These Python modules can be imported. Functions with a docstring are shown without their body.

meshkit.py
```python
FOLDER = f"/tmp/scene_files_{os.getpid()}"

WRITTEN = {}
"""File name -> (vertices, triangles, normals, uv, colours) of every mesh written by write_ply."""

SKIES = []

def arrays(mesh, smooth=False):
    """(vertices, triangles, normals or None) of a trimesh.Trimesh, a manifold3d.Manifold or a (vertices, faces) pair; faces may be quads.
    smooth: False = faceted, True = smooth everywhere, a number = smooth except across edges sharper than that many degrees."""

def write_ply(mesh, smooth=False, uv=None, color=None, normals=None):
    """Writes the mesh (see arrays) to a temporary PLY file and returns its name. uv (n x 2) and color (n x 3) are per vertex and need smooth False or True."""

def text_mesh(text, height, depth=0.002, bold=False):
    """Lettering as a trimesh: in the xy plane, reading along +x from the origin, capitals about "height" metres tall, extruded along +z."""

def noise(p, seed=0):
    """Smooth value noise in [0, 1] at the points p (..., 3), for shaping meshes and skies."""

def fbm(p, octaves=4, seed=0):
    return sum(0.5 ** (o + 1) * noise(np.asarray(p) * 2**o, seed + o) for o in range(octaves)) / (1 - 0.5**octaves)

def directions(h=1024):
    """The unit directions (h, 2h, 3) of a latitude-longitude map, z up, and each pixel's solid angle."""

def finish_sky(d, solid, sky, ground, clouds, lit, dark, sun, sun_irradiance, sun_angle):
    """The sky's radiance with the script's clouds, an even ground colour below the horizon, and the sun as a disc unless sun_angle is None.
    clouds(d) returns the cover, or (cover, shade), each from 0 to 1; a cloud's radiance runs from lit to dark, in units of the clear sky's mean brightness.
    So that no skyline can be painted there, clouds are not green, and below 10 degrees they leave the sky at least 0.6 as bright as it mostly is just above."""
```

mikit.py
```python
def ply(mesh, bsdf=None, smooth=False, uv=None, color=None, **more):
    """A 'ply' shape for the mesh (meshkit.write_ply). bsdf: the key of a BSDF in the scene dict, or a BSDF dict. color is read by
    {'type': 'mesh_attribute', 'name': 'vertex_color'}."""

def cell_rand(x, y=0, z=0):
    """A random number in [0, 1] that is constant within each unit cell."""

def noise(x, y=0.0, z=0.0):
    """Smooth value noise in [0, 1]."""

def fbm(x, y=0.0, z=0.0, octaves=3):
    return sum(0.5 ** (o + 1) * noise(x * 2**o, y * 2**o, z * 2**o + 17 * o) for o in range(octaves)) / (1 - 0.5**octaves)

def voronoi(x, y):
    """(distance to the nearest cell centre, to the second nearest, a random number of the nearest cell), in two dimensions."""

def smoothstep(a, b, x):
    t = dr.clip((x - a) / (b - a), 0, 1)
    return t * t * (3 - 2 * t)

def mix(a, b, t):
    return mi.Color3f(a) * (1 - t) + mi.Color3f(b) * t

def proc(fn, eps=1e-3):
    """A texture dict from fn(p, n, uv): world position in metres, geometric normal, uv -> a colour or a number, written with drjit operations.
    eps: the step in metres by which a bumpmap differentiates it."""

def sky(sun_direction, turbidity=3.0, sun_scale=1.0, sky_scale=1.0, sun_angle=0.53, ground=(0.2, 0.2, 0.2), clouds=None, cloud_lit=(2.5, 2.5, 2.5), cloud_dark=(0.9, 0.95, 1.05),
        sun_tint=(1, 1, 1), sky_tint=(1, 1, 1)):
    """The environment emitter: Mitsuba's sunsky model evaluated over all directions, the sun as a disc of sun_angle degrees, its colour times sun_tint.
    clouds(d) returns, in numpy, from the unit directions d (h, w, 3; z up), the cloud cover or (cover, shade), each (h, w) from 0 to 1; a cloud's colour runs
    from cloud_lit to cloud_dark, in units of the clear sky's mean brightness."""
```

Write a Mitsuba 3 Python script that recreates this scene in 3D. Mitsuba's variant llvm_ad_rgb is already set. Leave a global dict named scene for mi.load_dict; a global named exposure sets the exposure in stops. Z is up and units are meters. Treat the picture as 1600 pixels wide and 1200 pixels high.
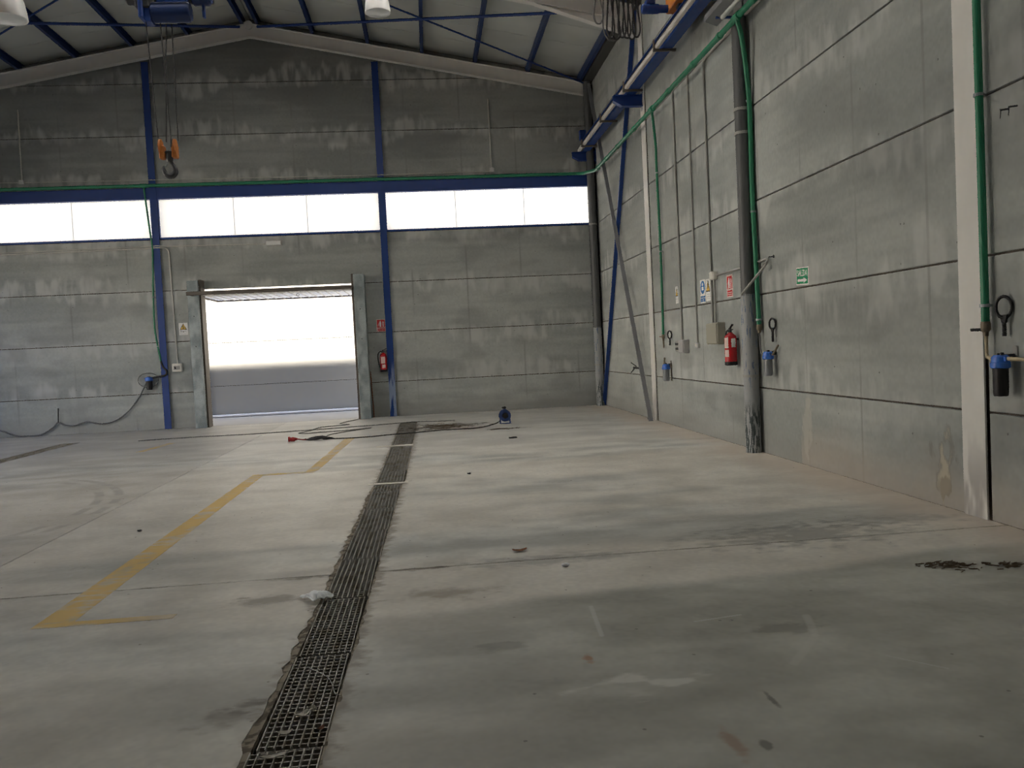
import math, random
import numpy as np, trimesh, shapely
from shapely.geometry import Polygon, box as sbox
import drjit as dr
import mitsuba as mi
import mikit, meshkit
from mikit import noise, fbm, smoothstep, mix, cell_rand

T4 = mi.ScalarTransform4f
scene, labels = {'type': 'scene'}, {}

# ------------------------------------------------------------------ camera, sky, exposure
CAM = (0.0, 0.0, 1.517)
YAW, PITCH, ROLL, FPX = math.radians(5.526), math.radians(-2.446), math.radians(-2.798), 1328.5
_cy, _sy, _cp, _sp = math.cos(YAW), math.sin(YAW), math.cos(PITCH), math.sin(PITCH)
_fwd = np.array([_sy * _cp, _cy * _cp, _sp]); _r0 = np.array([_cy, -_sy, 0]); _u0 = np.cross(_r0, _fwd)
_up = -_r0 * math.sin(ROLL) + _u0 * math.cos(ROLL)
scene['camera'] = {'type': 'perspective', 'fov': 2 * math.degrees(math.atan(800 / FPX)), 'fov_axis': 'x', 'near_clip': 0.05, 'far_clip': 500.0,
                   'to_world': T4().look_at(origin=list(CAM), target=list(np.array(CAM) + _fwd), up=list(_up))}
scene['sky'] = mikit.sky((0.53, -0.31, 0.79), turbidity=3.5, sun_scale=2.0, sky_scale=0.65, sun_tint=(0.915, 1.0, 1.12), ground=(0.32, 0.30, 0.27), sky_tint=(0.90, 1.0, 1.18))
exposure = 4.05

# ------------------------------------------------------------------ main dimensions (metres)
W, XL, D, YF = 4.273, -11.73, 20.732, -8.0        # right wall, left wall, back wall, front wall
RIDGE, SLOPE = -3.73, 0.19
Z0, PH = 0.84, 1.2                                  # first panel joint, panel height
JOINTS = [Z0 + PH * k for k in range(8)]
FRAMES = [20.50, 15.88, 10.95, 6.31, 1.45, -3.4]

def rafter_top(x): return 9.297 - SLOPE * abs(x - RIDGE)

# ------------------------------------------------------------------ materials
def pm(name, rgb, rough=0.5, metal=0.0, bump=None, two=True, **kw):
    b = {'type': 'principled', 'base_color': {'type': 'rgb', 'value': list(rgb)} if not callable(rgb) else mikit.proc(rgb), 'roughness': rough, 'metallic': metal, **kw}
    if bump:
        b = {'type': 'bumpmap', 'arbitrary': mikit.proc(bump[0]), 'scale': bump[1], 'bsdf': b}
    scene[name] = {'type': 'twosided', 'bsdf': b} if two else b
    return name

def wall_colour(p, n, uv):
    side = dr.abs(n.x) > 0.5
    u = dr.select(side, p.y, p.x)
    z = p.z
    row = dr.floor((z - Z0) / PH + 1.0)
    f = (z - Z0) / PH + 1.0 - row
    dz = dr.minimum(f, 1 - f) * PH                       # distance to the nearest joint
    bay = dr.select(side, dr.floor((u - 1.45) / 4.83), dr.floor((u + 11.5) / 5.28) + 20)
    tone = cell_rand(bay, row, 3)
    big = fbm(u * 0.55, z * 0.9, 7.0, octaves=3)
    streak = fbm(u * 9.0, z * 0.7, row, octaves=2)
    fine = fbm(u * 26.0, z * 26.0, 3.0, octaves=2)
    hor = fbm(u * 0.8, z * 9.0, 11.0, octaves=2)
    c = mix((0.250, 0.265, 0.252), (0.340, 0.354, 0.335), smoothstep(0.30, 0.72, big * 0.7 + hor * 0.3))
    course_shade = dr.select(side, 1.04, 1.25 - 0.072 * row)          # shade of the upper back wall put into the colour, course by course
    c = c * course_shade * (0.92 + 0.14 * tone) * (0.93 + 0.14 * fine)
    reach = 0.03 + 0.34 * smoothstep(0.32, 0.75, fbm(u * 0.75, row * 3.1 + dr.select(f > 0.5, 7.0, 0.0), 2.0, octaves=2)) + 0.26 * (streak - 0.5)
    white = smoothstep(reach + 0.09, reach - 0.09, dz) * smoothstep(0.25, 0.70, fbm(u * 7.0, z * 2.0, 5.0, octaves=3)) * 0.78
    white = white * dr.select(row < 1.0, 0.3, dr.select(side, 0.7, 1.0))
    c = mix(c, (0.46, 0.465, 0.445), white)
    dark = smoothstep(0.56, 0.76, fbm(u * 0.9 + 40, z * 1.8, 1.0, octaves=3)) * 0.33
    c = mix(c, (0.165, 0.170, 0.165), dark)
    # formwork marks: faint upright lines
    fu = dr.select(side, (u - 1.45) / 4.83 * 4.0, (u + 11.5) / 5.28 * 4.0)
    lin = dr.abs(fu - dr.floor(fu) - 0.5) * 1.25
    c = mix(c, (0.20, 0.20, 0.19), smoothstep(0.030, 0.008, lin) * smoothstep(0.35, 0.7, fbm(u * 2.0, z * 1.6, 9.0, octaves=2)) * 0.5)
    # air holes
    vx = mikit.voronoi(u * 2.2, z * 2.2)
    c = mix(c, (0.10, 0.10, 0.095), smoothstep(0.030, 0.012, vx[0]) * dr.select(vx[2] > 0.78, 0.7, 0.0))
    # splashed dirt and sand at the foot
    foot = smoothstep(0.55, 0.02, z + 0.35 * (fbm(u * 2.2, z * 3.0, 4.0, octaves=3) - 0.5))
    foot_c = dr.select(side & (p.y < 9.5), mi.Color3f(0.40, 0.34, 0.28), mi.Color3f(0.24, 0.235, 0.215))
    c = mix(c, foot_c, foot * 0.5)
    # plaster runs on the right wall near the white column
    def patch(y0, z0, ry, rz):
        return smoothstep(1.0, 0.55, dr.sqrt(dr.square((p.y - y0) / ry) + dr.square((z - z0) / rz)) + 2.2 * (fbm(p.y * 13.0, z * 6.0, 1.0, octaves=4) - 0.5))
    st = dr.select(side, patch(6.74, 0.32, 0.10, 0.26), 0.0)
    c = mix(c, (0.17, 0.155, 0.13), dr.select(side, patch(6.74, 0.34, 0.15, 0.30), 0.0) * 0.45)
    c = mix(c, (0.45, 0.41, 0.32), st * 0.75)
    st2 = dr.select(side, patch(6.72, 0.17, 0.10, 0.11), 0.0)
    c = mix(c, (0.25, 0.22, 0.17), st2 * 0.8)
    st3 = dr.select(side, patch(9.35, 0.50, 0.12, 0.36), 0.0)
    c = mix(c, (0.42, 0.40, 0.35), st3 * 0.55)
    return c

def floor_base(p):
    x, y = p.x, p.y
    n1 = fbm(x * 0.30, y * 0.75, 1.0, octaves=3)
    n2 = fbm(x * 1.1, y * 3.2, 5.0, octaves=3)
    sw = fbm(x * 2.3 + 2.0 * n1, y * 2.3, 8.0, octaves=3)
    fine = fbm(x * 30.0, y * 30.0, 2.0, octaves=2)
    grey = mix((0.235, 0.232, 0.210), (0.375, 0.372, 0.345), smoothstep(0.3, 0.75, n2 * 0.6 + sw * 0.4))
    tan = mix((0.350, 0.318, 0.270), (0.44, 0.41, 0.36), sw)
    edge = 5.15 + 0.10 * (x - 2.0) + 0.28 * (fbm(x * 0.9, 3.0, 1.0, octaves=3) - 0.5)
    past = smoothstep(edge - 0.05, edge + 0.16, y) 
    right = smoothstep(-0.75, 0.9, x)
    past = mix(mi.Color3f(smoothstep(0.5, 5.5, y)), mi.Color3f(past), right).x
    sand = past * smoothstep(0.22, 0.62, n1 + 0.25 * (n2 - 0.4)) * (1.0 - 0.55 * smoothstep(10.5, 15.0, y))
    c = mix(grey, tan, sand * 0.72)
    slab = mix(mi.Color3f(0.80, 0.795, 0.755), mi.Color3f(1.0), past)          # darker towards the camera
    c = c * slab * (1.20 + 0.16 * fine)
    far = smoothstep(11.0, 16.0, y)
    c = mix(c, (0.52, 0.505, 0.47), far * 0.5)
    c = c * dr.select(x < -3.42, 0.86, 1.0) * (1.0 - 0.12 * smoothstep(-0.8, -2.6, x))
    # sand against the right wall
    c = mix(c, (0.46, 0.38, 0.31), smoothstep(0.9, 0.1, W - x + 0.5 * (sw - 0.5)) * smoothstep(4.0, 6.0, y) * 0.6)
    return c, sw, n2

def spot(p, x0, y0, rx, ry, sw, soft=0.5):
    d = dr.sqrt(dr.square((p.x - x0) / rx) + dr.square((p.y - y0) / ry)) + 1.6 * (sw - 0.5)
    return smoothstep(1.15, 0.85 - soft, d)

def seg(p, x0, y0, x1, y1, w):
    dx, dy = x1 - x0, y1 - y0
    t = dr.clip(((p.x - x0) * dx + (p.y - y0) * dy) / (dx * dx + dy * dy), 0, 1)
    return smoothstep(w, w * 0.4, dr.sqrt(dr.square(p.x - x0 - t * dx) + dr.square(p.y - y0 - t * dy)))

def floor_colour(p, n, uv):
    c, sw, n2 = floor_base(p)
    fine = fbm(p.x * 11.0, p.y * 17.0, 6.0, octaves=4)
    grey = (0.155, 0.155, 0.145)
    c = mix(c, grey, spot(p, 2.75, 6.15, 0.95, 0.42, fine, 0.7) * 0.62)          # cement patches worn bare
    c = mix(c, grey, spot(p, 0.75, 5.95, 0.75, 0.17, fine, 0.7) * 0.5)
    c = mix(c, grey, spot(p, 3.6, 6.4, 0.8, 0.20, fine, 0.7) * 0.35)
    c = mix(c, (0.13, 0.125, 0.105), spot(p, 1.75, 4.18, 0.17, 0.10, fine) * 0.45)
    c = mix(c, (0.13, 0.125, 0.105), spot(p, 0.30, 4.25, 0.17, 0.10, fine) * 0.40)
    c = mix(c, (0.42, 0.42, 0.39), (seg(p, 0.86, 4.80, 0.82, 4.30, 0.018) + seg(p, 1.35, 4.40, 1.62, 4.45, 0.012) + seg(p, 2.05, 3.72, 2.22, 3.52, 0.010)) * 0.5)
    c = mix(c, (0.42, 0.41, 0.37), (seg(p, 1.95, 4.35, 1.86, 4.05, 0.03) + seg(p, 1.86, 4.05, 1.60, 3.72, 0.03)) * 0.35)
    c = mix(c, (0.50, 0.49, 0.45), spot(p, 0.95, 3.62, 0.42, 0.16, fine, 0.3) * smoothstep(0.5, 0.7, fbm(p.x * 6.0, p.y * 11.0, 1.0, octaves=3)) * 0.6)
    c = mix(c, (0.29, 0.12, 0.035), spot(p, 0.70, 4.00, 0.030, 0.07, fine) * 0.7)     # rust marks
    c = mix(c, (0.25, 0.12, 0.06), spot(p, 1.06, 3.05, 0.035, 0.14, fine) * 0.5)
    c = mix(c, (0.05, 0.045, 0.035), (spot(p, 1.35, 3.38, 0.016, 0.10, fine) + spot(p, 1.17, 2.98, 0.022, 0.05, fine)) * 0.55)
    c = mix(c, (0.085, 0.048, 0.026), spot(p, 3.22, 5.04, 0.15, 0.08, fine, 0.8) * 0.75)
    c = mix(c, (0.085, 0.048, 0.026), spot(p, 3.52, 4.97, 0.10, 0.05, fine, 0.8) * 0.6)
    c = mix(c, (0.10, 0.085, 0.06), spot(p, -1.08, 5.45, 0.30, 0.12, fine, 0.6) * 0.62)      # wet dirt beside the drain
    c = mix(c, (0.10, 0.085, 0.06), spot(p, -0.93, 5.93, 0.22, 0.045, fine, 0.6) * 0.8)
    c = mix(c, (0.10, 0.075, 0.05), spot(p, -0.10, 5.95, 0.26, 0.035, fine, 0.6) * 0.7)
    c = mix(c, (0.16, 0.125, 0.085), spot(p, 0.05, 5.30, 0.34, 0.14, fine, 0.6) * 0.5)
    c = mix(c, (0.075, 0.06, 0.04), spot(p, -0.87, 3.78, 0.13, 0.07, fine, 0.6) * 0.8)
    c = mix(c, (0.12, 0.10, 0.075), spot(p, -0.98, 3.68, 0.14, 0.12, fine, 0.7) * 0.5)
    dl = dr.minimum(dr.abs(p.x + 0.79 - 0.012 * dr.minimum(p.y, 10.0)), dr.abs(p.x + 0.52 - 0.014 * dr.minimum(p.y, 14.0)))
    c = mix(c, (0.13, 0.10, 0.07), smoothstep(0.085, 0.0, dl + 0.16 * (fine - 0.45)) * smoothstep(18.8, 18.4, p.y) * 0.6)
    c = mix(c, (0.10, 0.075, 0.055), spot(p, 0.15, 17.2, 0.85, 0.75, fine, 0.6) * smoothstep(0.42, 0.62, fbm(p.x * 4.0, p.y * 5.0, 3.0, octaves=3)) * 0.75)
    c = mix(c, (0.24, 0.15, 0.12), spot(p, 0.75, 16.5, 0.55, 0.55, fine, 0.6) * 0.4)
    c = mix(c, (0.14, 0.115, 0.09), spot(p, 1.45, 15.9, 0.45, 0.14, fine, 0.6) * 0.6)
    # tyre marks left of the yellow line
    arc = dr.abs(dr.sqrt(dr.square(p.x + 7.2) + dr.square(p.y - 9.3)) - 3.65)
    arc2 = dr.abs(dr.sqrt(dr.square(p.x + 7.1) + dr.square(p.y - 9.3)) - 3.35)
    c = mix(c, (0.15, 0.145, 0.135), (smoothstep(0.07, 0.03, arc) + smoothstep(0.07, 0.03, arc2)) * smoothstep(0.35, 0.6, n2) * dr.select(p.x > -5.0, 0.35, 0.0))
    # grit and crumbs
    v = mikit.voronoi(p.x * 2.6, p.y * 2.6)
    c = mix(c, (0.06, 0.05, 0.04), smoothstep(0.03, 0.012, v[0]) * dr.select(v[2] > 0.7, 0.5, 0.0))
    # dirty joint edges
    dj = dr.abs(p.y - 5.96)
    c = mix(c, (0.11, 0.095, 0.075), smoothstep(0.02, 0.005, dj) * smoothstep(0.40, 0.6, fine) * 0.45)
    # dark foot of the walls
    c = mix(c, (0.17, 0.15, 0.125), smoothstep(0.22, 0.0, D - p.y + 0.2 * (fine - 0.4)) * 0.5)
    return c

def yellow_colour(p, n, uv):
    c, sw, n2 = floor_base(p)
    wear = fbm(p.x * 9.0, p.y * 5.0, 4.0, octaves=3)
    streak = fbm(p.x * 6.0, p.y * 24.0, 2.0, octaves=2)
    k = smoothstep(0.33, 0.58, wear * 0.6 + streak * 0.4)
    tailx = smoothstep(-1.62, -2.05, p.x)                       # the short end fades out
    k = k * dr.select((p.y < 5.45) & (p.x > -2.12), tailx, 1.0) * (1.0 - 0.35 * smoothstep(11.0, 15.0, p.y))
    return mix(c, (0.50, 0.335, 0.10), 0.32 + 0.6 * k * smoothstep(0.0, 0.2, k))

def galv_colour(p, n, uv):
    a = fbm(p.x * 6.0, p.y * 6.0, p.z * 3.0, octaves=3)
    sp = fbm(p.x * 40.0, p.y * 40.0, p.z * 40.0, octaves=2)
    return mix((0.21, 0.245, 0.25), (0.37, 0.41, 0.41), smoothstep(0.3, 0.7, a)) * (0.88 + 0.24 * sp)

def blue_colour(p, n, uv):
    w = fbm(p.x * 14.0, p.y * 14.0, p.z * 1.6, octaves=3)
    near = smoothstep(1.35, 0.95, p.z) * dr.select((p.x > -1.3) & (p.x < -0.6) & (p.y > 20.0), 1.0, 0.0)
    c = mix((0.012, 0.040, 0.175), (0.016, 0.047, 0.20), w)
    return mix(c, (0.26, 0.32, 0.42), near * smoothstep(0.40, 0.56, w) * 0.85)

def white_steel(p, n, uv):
    w = fbm(p.x * 12.0, p.y * 12.0, p.z * 2.5, octaves=3)
    foot = smoothstep(0.9, 0.1, p.z)
    c = mix((0.60, 0.585, 0.55), (0.66, 0.645, 0.61), w)
    return mix(c, (0.30, 0.28, 0.26), foot * smoothstep(0.35, 0.65, w) * 0.8)

def chipped(p, n, uv):
    w = fbm(p.x * 60.0, p.y * 60.0, p.z * 7.0, octaves=3)
    low = smoothstep(0.75, 0.45, p.z)
    c = mix((0.27, 0.285, 0.30), (0.33, 0.335, 0.325), fbm(p.x * 4.0, p.y * 4.0, p.z * 2.0, octaves=2))
    c = mix(c, (0.05, 0.10, 0.20), smoothstep(0.60, 0.68, w) * smoothstep(0.7, 1.1, p.z) * 0.7)
    return mix(c, (0.045, 0.06, 0.06), smoothstep(0.42, 0.54, w) * low)

def grate_colour(p, n, uv):
    w = fbm(p.x * 18.0, p.y * 9.0, 1.0, octaves=3)
    return mix((0.37, 0.35, 0.315), (0.26, 0.23, 0.18), smoothstep(0.45, 0.75, w))

def dirt_colour(p, n, uv):
    w = fbm(p.x * 20.0, p.y * 20.0, 1.0, octaves=3)
    return mix((0.075, 0.060, 0.043), (0.045, 0.036, 0.026), smoothstep(0.35, 0.65, w))

def roof_colour(p, n, uv):
    w = fbm(p.x * 0.8, p.y * 2.0, 1.0, octaves=3)
    return mix((0.43, 0.445, 0.415), (0.50, 0.515, 0.485), w)

def rag_colour(p, n, uv):
    w = fbm(p.x * 30.0, p.y * 30.0, p.z * 30.0, octaves=2)
    return mix((0.62, 0.63, 0.61), (0.74, 0.75, 0.74), w)

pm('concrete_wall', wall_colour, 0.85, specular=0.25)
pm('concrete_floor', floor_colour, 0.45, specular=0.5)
pm('yellow_paint', yellow_colour, 0.6, specular=0.35)
pm('galvanised', galv_colour, 0.5, 0.35)
pm('blue_paint', blue_colour, 0.42, specular=0.4)
pm('purlin_paint', (0.012, 0.030, 0.105), 0.45, specular=0.4)
pm('white_paint', white_steel, 0.5, specular=0.35)
pm('chipped_paint', chipped, 0.6)
pm('grate_steel', grate_colour, 0.6, 0.3)
def mortar_colour(p, n, uv):
    w = fbm(p.x * 25.0, p.y * 25.0, 1.0, octaves=3)
    return mix((0.25, 0.215, 0.165), (0.11, 0.09, 0.065), smoothstep(0.42, 0.62, w))

pm('mortar', mortar_colour, 0.95)
pm('trench_dirt', dirt_colour, 0.95)
pm('roof_sheet', roof_colour, 0.55)
pm('rag_cloth', rag_colour, 0.9)
pm('core_dark', (0.11, 0.095, 0.08), 0.95)
pm('outer_plaster', (0.36, 0.355, 0.335), 0.9)
pm('outer_ground', (0.28, 0.275, 0.265), 0.9)
pm('outer_face', (0.22, 0.22, 0.21), 0.9)
pm('yard_asphalt', (0.13, 0.127, 0.12), 0.9)
pm('bounce_wall_render', (0.62, 0.60, 0.56), 0.9)
scene['added_light_sheet'] = {'type': 'principledthin', 'base_color': {'type': 'rgb', 'value': [0.80, 0.83, 0.84]}, 'roughness': 0.6, 'diff_trans': 1.2, 'eta': 1.3}
pm('kerb_stone', (0.62, 0.62, 0.63), 0.9)
pm('dark_pipe', (0.085, 0.088, 0.088), 0.45)
pm('dark_steel', (0.035, 0.036, 0.038), 0.5)
pm('gutter_steel', (0.06, 0.06, 0.055), 0.6)
pm('brown_steel', (0.10, 0.085, 0.07), 0.55)
pm('green_pipe', (0.022, 0.185, 0.095), 0.42)
pm('green_fitting', (0.03, 0.20, 0.105), 0.4)
pm('conduit_grey', (0.29, 0.285, 0.265), 0.5)
pm('conduit_light', (0.46, 0.45, 0.41), 0.5)
pm('brace_grey', (0.17, 0.175, 0.185), 0.5)
pm('box_grey', (0.47, 0.465, 0.45), 0.5)
pm('box_mid', (0.36, 0.35, 0.345), 0.5)
pm('box_olive', (0.29, 0.28, 0.225), 0.55)
pm('ivory', (0.60, 0.58, 0.52), 0.5)
pm('rail_cream', (0.53, 0.50, 0.46), 0.45)
pm('lamp_white', (0.66, 0.66, 0.64), 0.35)
pm('lamp_lens', (0.55, 0.57, 0.56), 0.25)
pm('orange_paint', (0.50, 0.17, 0.03), 0.45)
pm('hook_orange', (0.42, 0.14, 0.03), 0.5)
pm('black_rubber', (0.018, 0.018, 0.018), 0.6)
pm('black_plastic', (0.016, 0.016, 0.017), 0.45, specular=0.3)
pm('cable_grey', (0.13, 0.13, 0.125), 0.6)
pm('red_paint', (0.42, 0.014, 0.018), 0.35)
pm('red_sign', (0.50, 0.025, 0.03), 0.5)
pm('white_print', (0.72, 0.71, 0.68), 0.5)
pm('pink_print', (0.66, 0.50, 0.46), 0.5)
pm('yellow_sign', (0.60, 0.37, 0.05), 0.5)
pm('blue_sign', (0.045, 0.15, 0.37), 0.5)
pm('green_sign', (0.012, 0.22, 0.09), 0.5)
pm('black_print', (0.03, 0.028, 0.026), 0.5)
pm('filter_blue', (0.035, 0.14, 0.52), 0.35)
pm('filter_clear', (0.19, 0.20, 0.21), 0.2)
pm('brass', (0.17, 0.14, 0.10), 0.5, 0.5)
pm('tan_hose', (0.40, 0.33, 0.21), 0.55)
pm('rust_pipe', (0.20, 0.085, 0.05), 0.7)
pm('reel_blue', (0.022, 0.045, 0.16), 0.4)
pm('plug_red', (0.33, 0.022, 0.02), 0.45)
pm('leaf_brown', (0.16, 0.065, 0.03), 0.8)
pm('straw', (0.085, 0.06, 0.038), 0.9)
pm('door_white', (0.72, 0.72, 0.70), 0.5)
scene['door_sheet'] = {'type': 'principledthin', 'base_color': {'type': 'rgb', 'value': [0.95, 0.95, 0.93]}, 'roughness': 0.5, 'diff_trans': 1.2, 'eta': 1.3}
pm('plank_pale', (0.52, 0.49, 0.42), 0.8)
pm('paper_pale', (0.44, 0.41, 0.34), 0.8)
scene['pane_glass'] = {'type': 'principledthin', 'base_color': {'type': 'rgb', 'value': [0.93, 0.95, 0.96]}, 'roughness': 0.5, 'diff_trans': 1.6, 'eta': 1.3}

# ------------------------------------------------------------------ mesh helpers
cat = trimesh.util.concatenate

def bx(x0, x1, y0, y1, z0, z1, bev=0.0):
    x0, x1 = min(x0, x1), max(x0, x1); y0, y1 = min(y0, y1), max(y0, y1); z0, z1 = min(z0, z1), max(z0, z1)
    if bev <= 0:
        m = trimesh.creation.box(extents=[x1 - x0, y1 - y0, z1 - z0]); m.apply_translation([(x0 + x1) / 2, (y0 + y1) / 2, (z0 + z1) / 2]); return m
    b = min(bev, (x1 - x0) * .45, (y1 - y0) * .45, (z1 - z0) * .45)
    P = []
    for sx, X in ((1, x0), (-1, x1)):
        for sy, Y in ((1, y0), (-1, y1)):
            for sz, Z in ((1, z0), (-1, z1)):
                P += [(X, Y + sy * b, Z + sz * b), (X + sx * b, Y, Z + sz * b), (X + sx * b, Y + sy * b, Z)]
    return trimesh.convex.convex_hull(np.array(P))

def frame_xf(m, o, X, Y, Z):
    M = np.eye(4); M[:3, 0], M[:3, 1], M[:3, 2], M[:3, 3] = X, Y, Z, o
    m = m.copy(); m.apply_transform(M)
    if np.linalg.det(M[:3, :3]) < 0: m.invert()
    return m

def prism(poly, depth, o=(0, 0, 0), X=(1, 0, 0), Y=(0, 1, 0)):
    """poly in the plane (X, Y) at o, extruded along X x Y."""
    X, Y = np.array(X, float), np.array(Y, float); Z = np.cross(X, Y)
    gs = list(getattr(poly, 'geoms', [poly]))
    return cat([frame_xf(trimesh.creation.extrude_polygon(g, depth, engine='earcut'), o, X, Y, Z) for g in gs if g.area > 1e-9])

def beam(poly, p0, p1, up=(0, 0, 1)):
    p0, p1 = np.array(p0, float), np.array(p1, float); L = np.linalg.norm(p1 - p0); Z = (p1 - p0) / L
    X = np.cross(np.array(up, float), Z); X /= np.linalg.norm(X); Y = np.cross(Z, X)
    return frame_xf(trimesh.creation.extrude_polygon(poly, L, engine='earcut'), p0, X, Y, Z)

def rect(w, h, cx=0, cy=0): return sbox(cx - w / 2, cy - h / 2, cx + w / 2, cy + h / 2)

def ipoly(h, b, tw=0.012, tf=0.018):
    return shapely.union_all([rect(b, tf, 0, h / 2 - tf / 2), rect(b, tf, 0, -h / 2 + tf / 2), rect(tw, h - tf)])

def cpoly(h, b, t=0.012):
    return shapely.union_all([rect(b, t, b / 2, h / 2 - t / 2), rect(b, t, b / 2, -h / 2 + t / 2), rect(t, h, t / 2)])

def smooth_pts(P, n=8):
    """Catmull-Rom through the points."""
    P = np.array(P, float)
    if len(P) < 3: return P
    Q = np.vstack([2 * P[0] - P[1], P, 2 * P[-1] - P[-2]]); out = []
    for i in range(1, len(Q) - 2):
        a, b, c, d = Q[i - 1:i + 3]
        for t in np.linspace(0, 1, n, endpoint=False):
            out.append(0.5 * ((2 * b) + (c - a) * t + (2 * a - 5 * b + 4 * c - d) * t * t + (3 * b - a - 3 * c + d) * t ** 3))
    out.append(P[-1]); return np.array(out)

def fillet(P, r, n=6):
    """Polyline with rounded corners."""
    P = np.array(P, float); out = [P[0]]
    for i in range(1, len(P) - 1):
        a, b, c = P[i - 1:i + 2]; u, v = a - b, c - b
        k = min(r, np.linalg.norm(u) * .49, np.linalg.norm(v) * .49)
        s, e = b + u / np.linalg.norm(u) * k, b + v / np.linalg.norm(v) * k
        for t in np.linspace(0, 1, n): out.append((1 - t) ** 2 * s + 2 * t * (1 - t) * b + t * t * e)
    out.append(P[-1]); return np.array(out)

def tube(P, r, sides=10):
    P = np.array(P, float); n = len(P)
    keep = [0] + [i for i in range(1, n) if np.linalg.norm(P[i] - P[i - 1]) > 1e-6]; P = P[keep]; n = len(P)
    t = np.gradient(P, axis=0); t /= np.linalg.norm(t, axis=1, keepdims=True) + 1e-12
    a = np.cross(t[0], [0, 0, 1.0]) if abs(t[0][2]) < 0.9 else np.cross(t[0], [1.0, 0, 0]); a /= np.linalg.norm(a)
    V = []; ang = np.arange(sides) * 2 * np.pi / sides
    rr = np.broadcast_to(r, (n,))
    for i in range(n):
        a = a - t[i] * (a @ t[i]); a /= np.linalg.norm(a); b = np.cross(t[i], a)
        V.append(P[i] + rr[i] * (np.cos(ang)[:, None] * a + np.sin(ang)[:, None] * b))
    V = np.vstack(V + [P[:1], P[-1:]]); F = []
    for i in range(n - 1):
        for j in range(sides):
            k = (j + 1) % sides; p, q, s, u = i * sides + j, i * sides + k, (i + 1) * sides + k, (i + 1) * sides + j
            F += [[p, q, s], [p, s, u]]
    c0, c1 = len(V) - 2, len(V) - 1
    for j in range(sides):
        k = (j + 1) % sides; F += [[c0, k, j], [c1, (n - 1) * sides + j, (n - 1) * sides + k]]
    return trimesh.Trimesh(V, F, process=False)

def cyl(p0, p1, r, sides=16, r1=None): return tube([p0, p1], [r, r if r1 is None else r1], sides)

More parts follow.
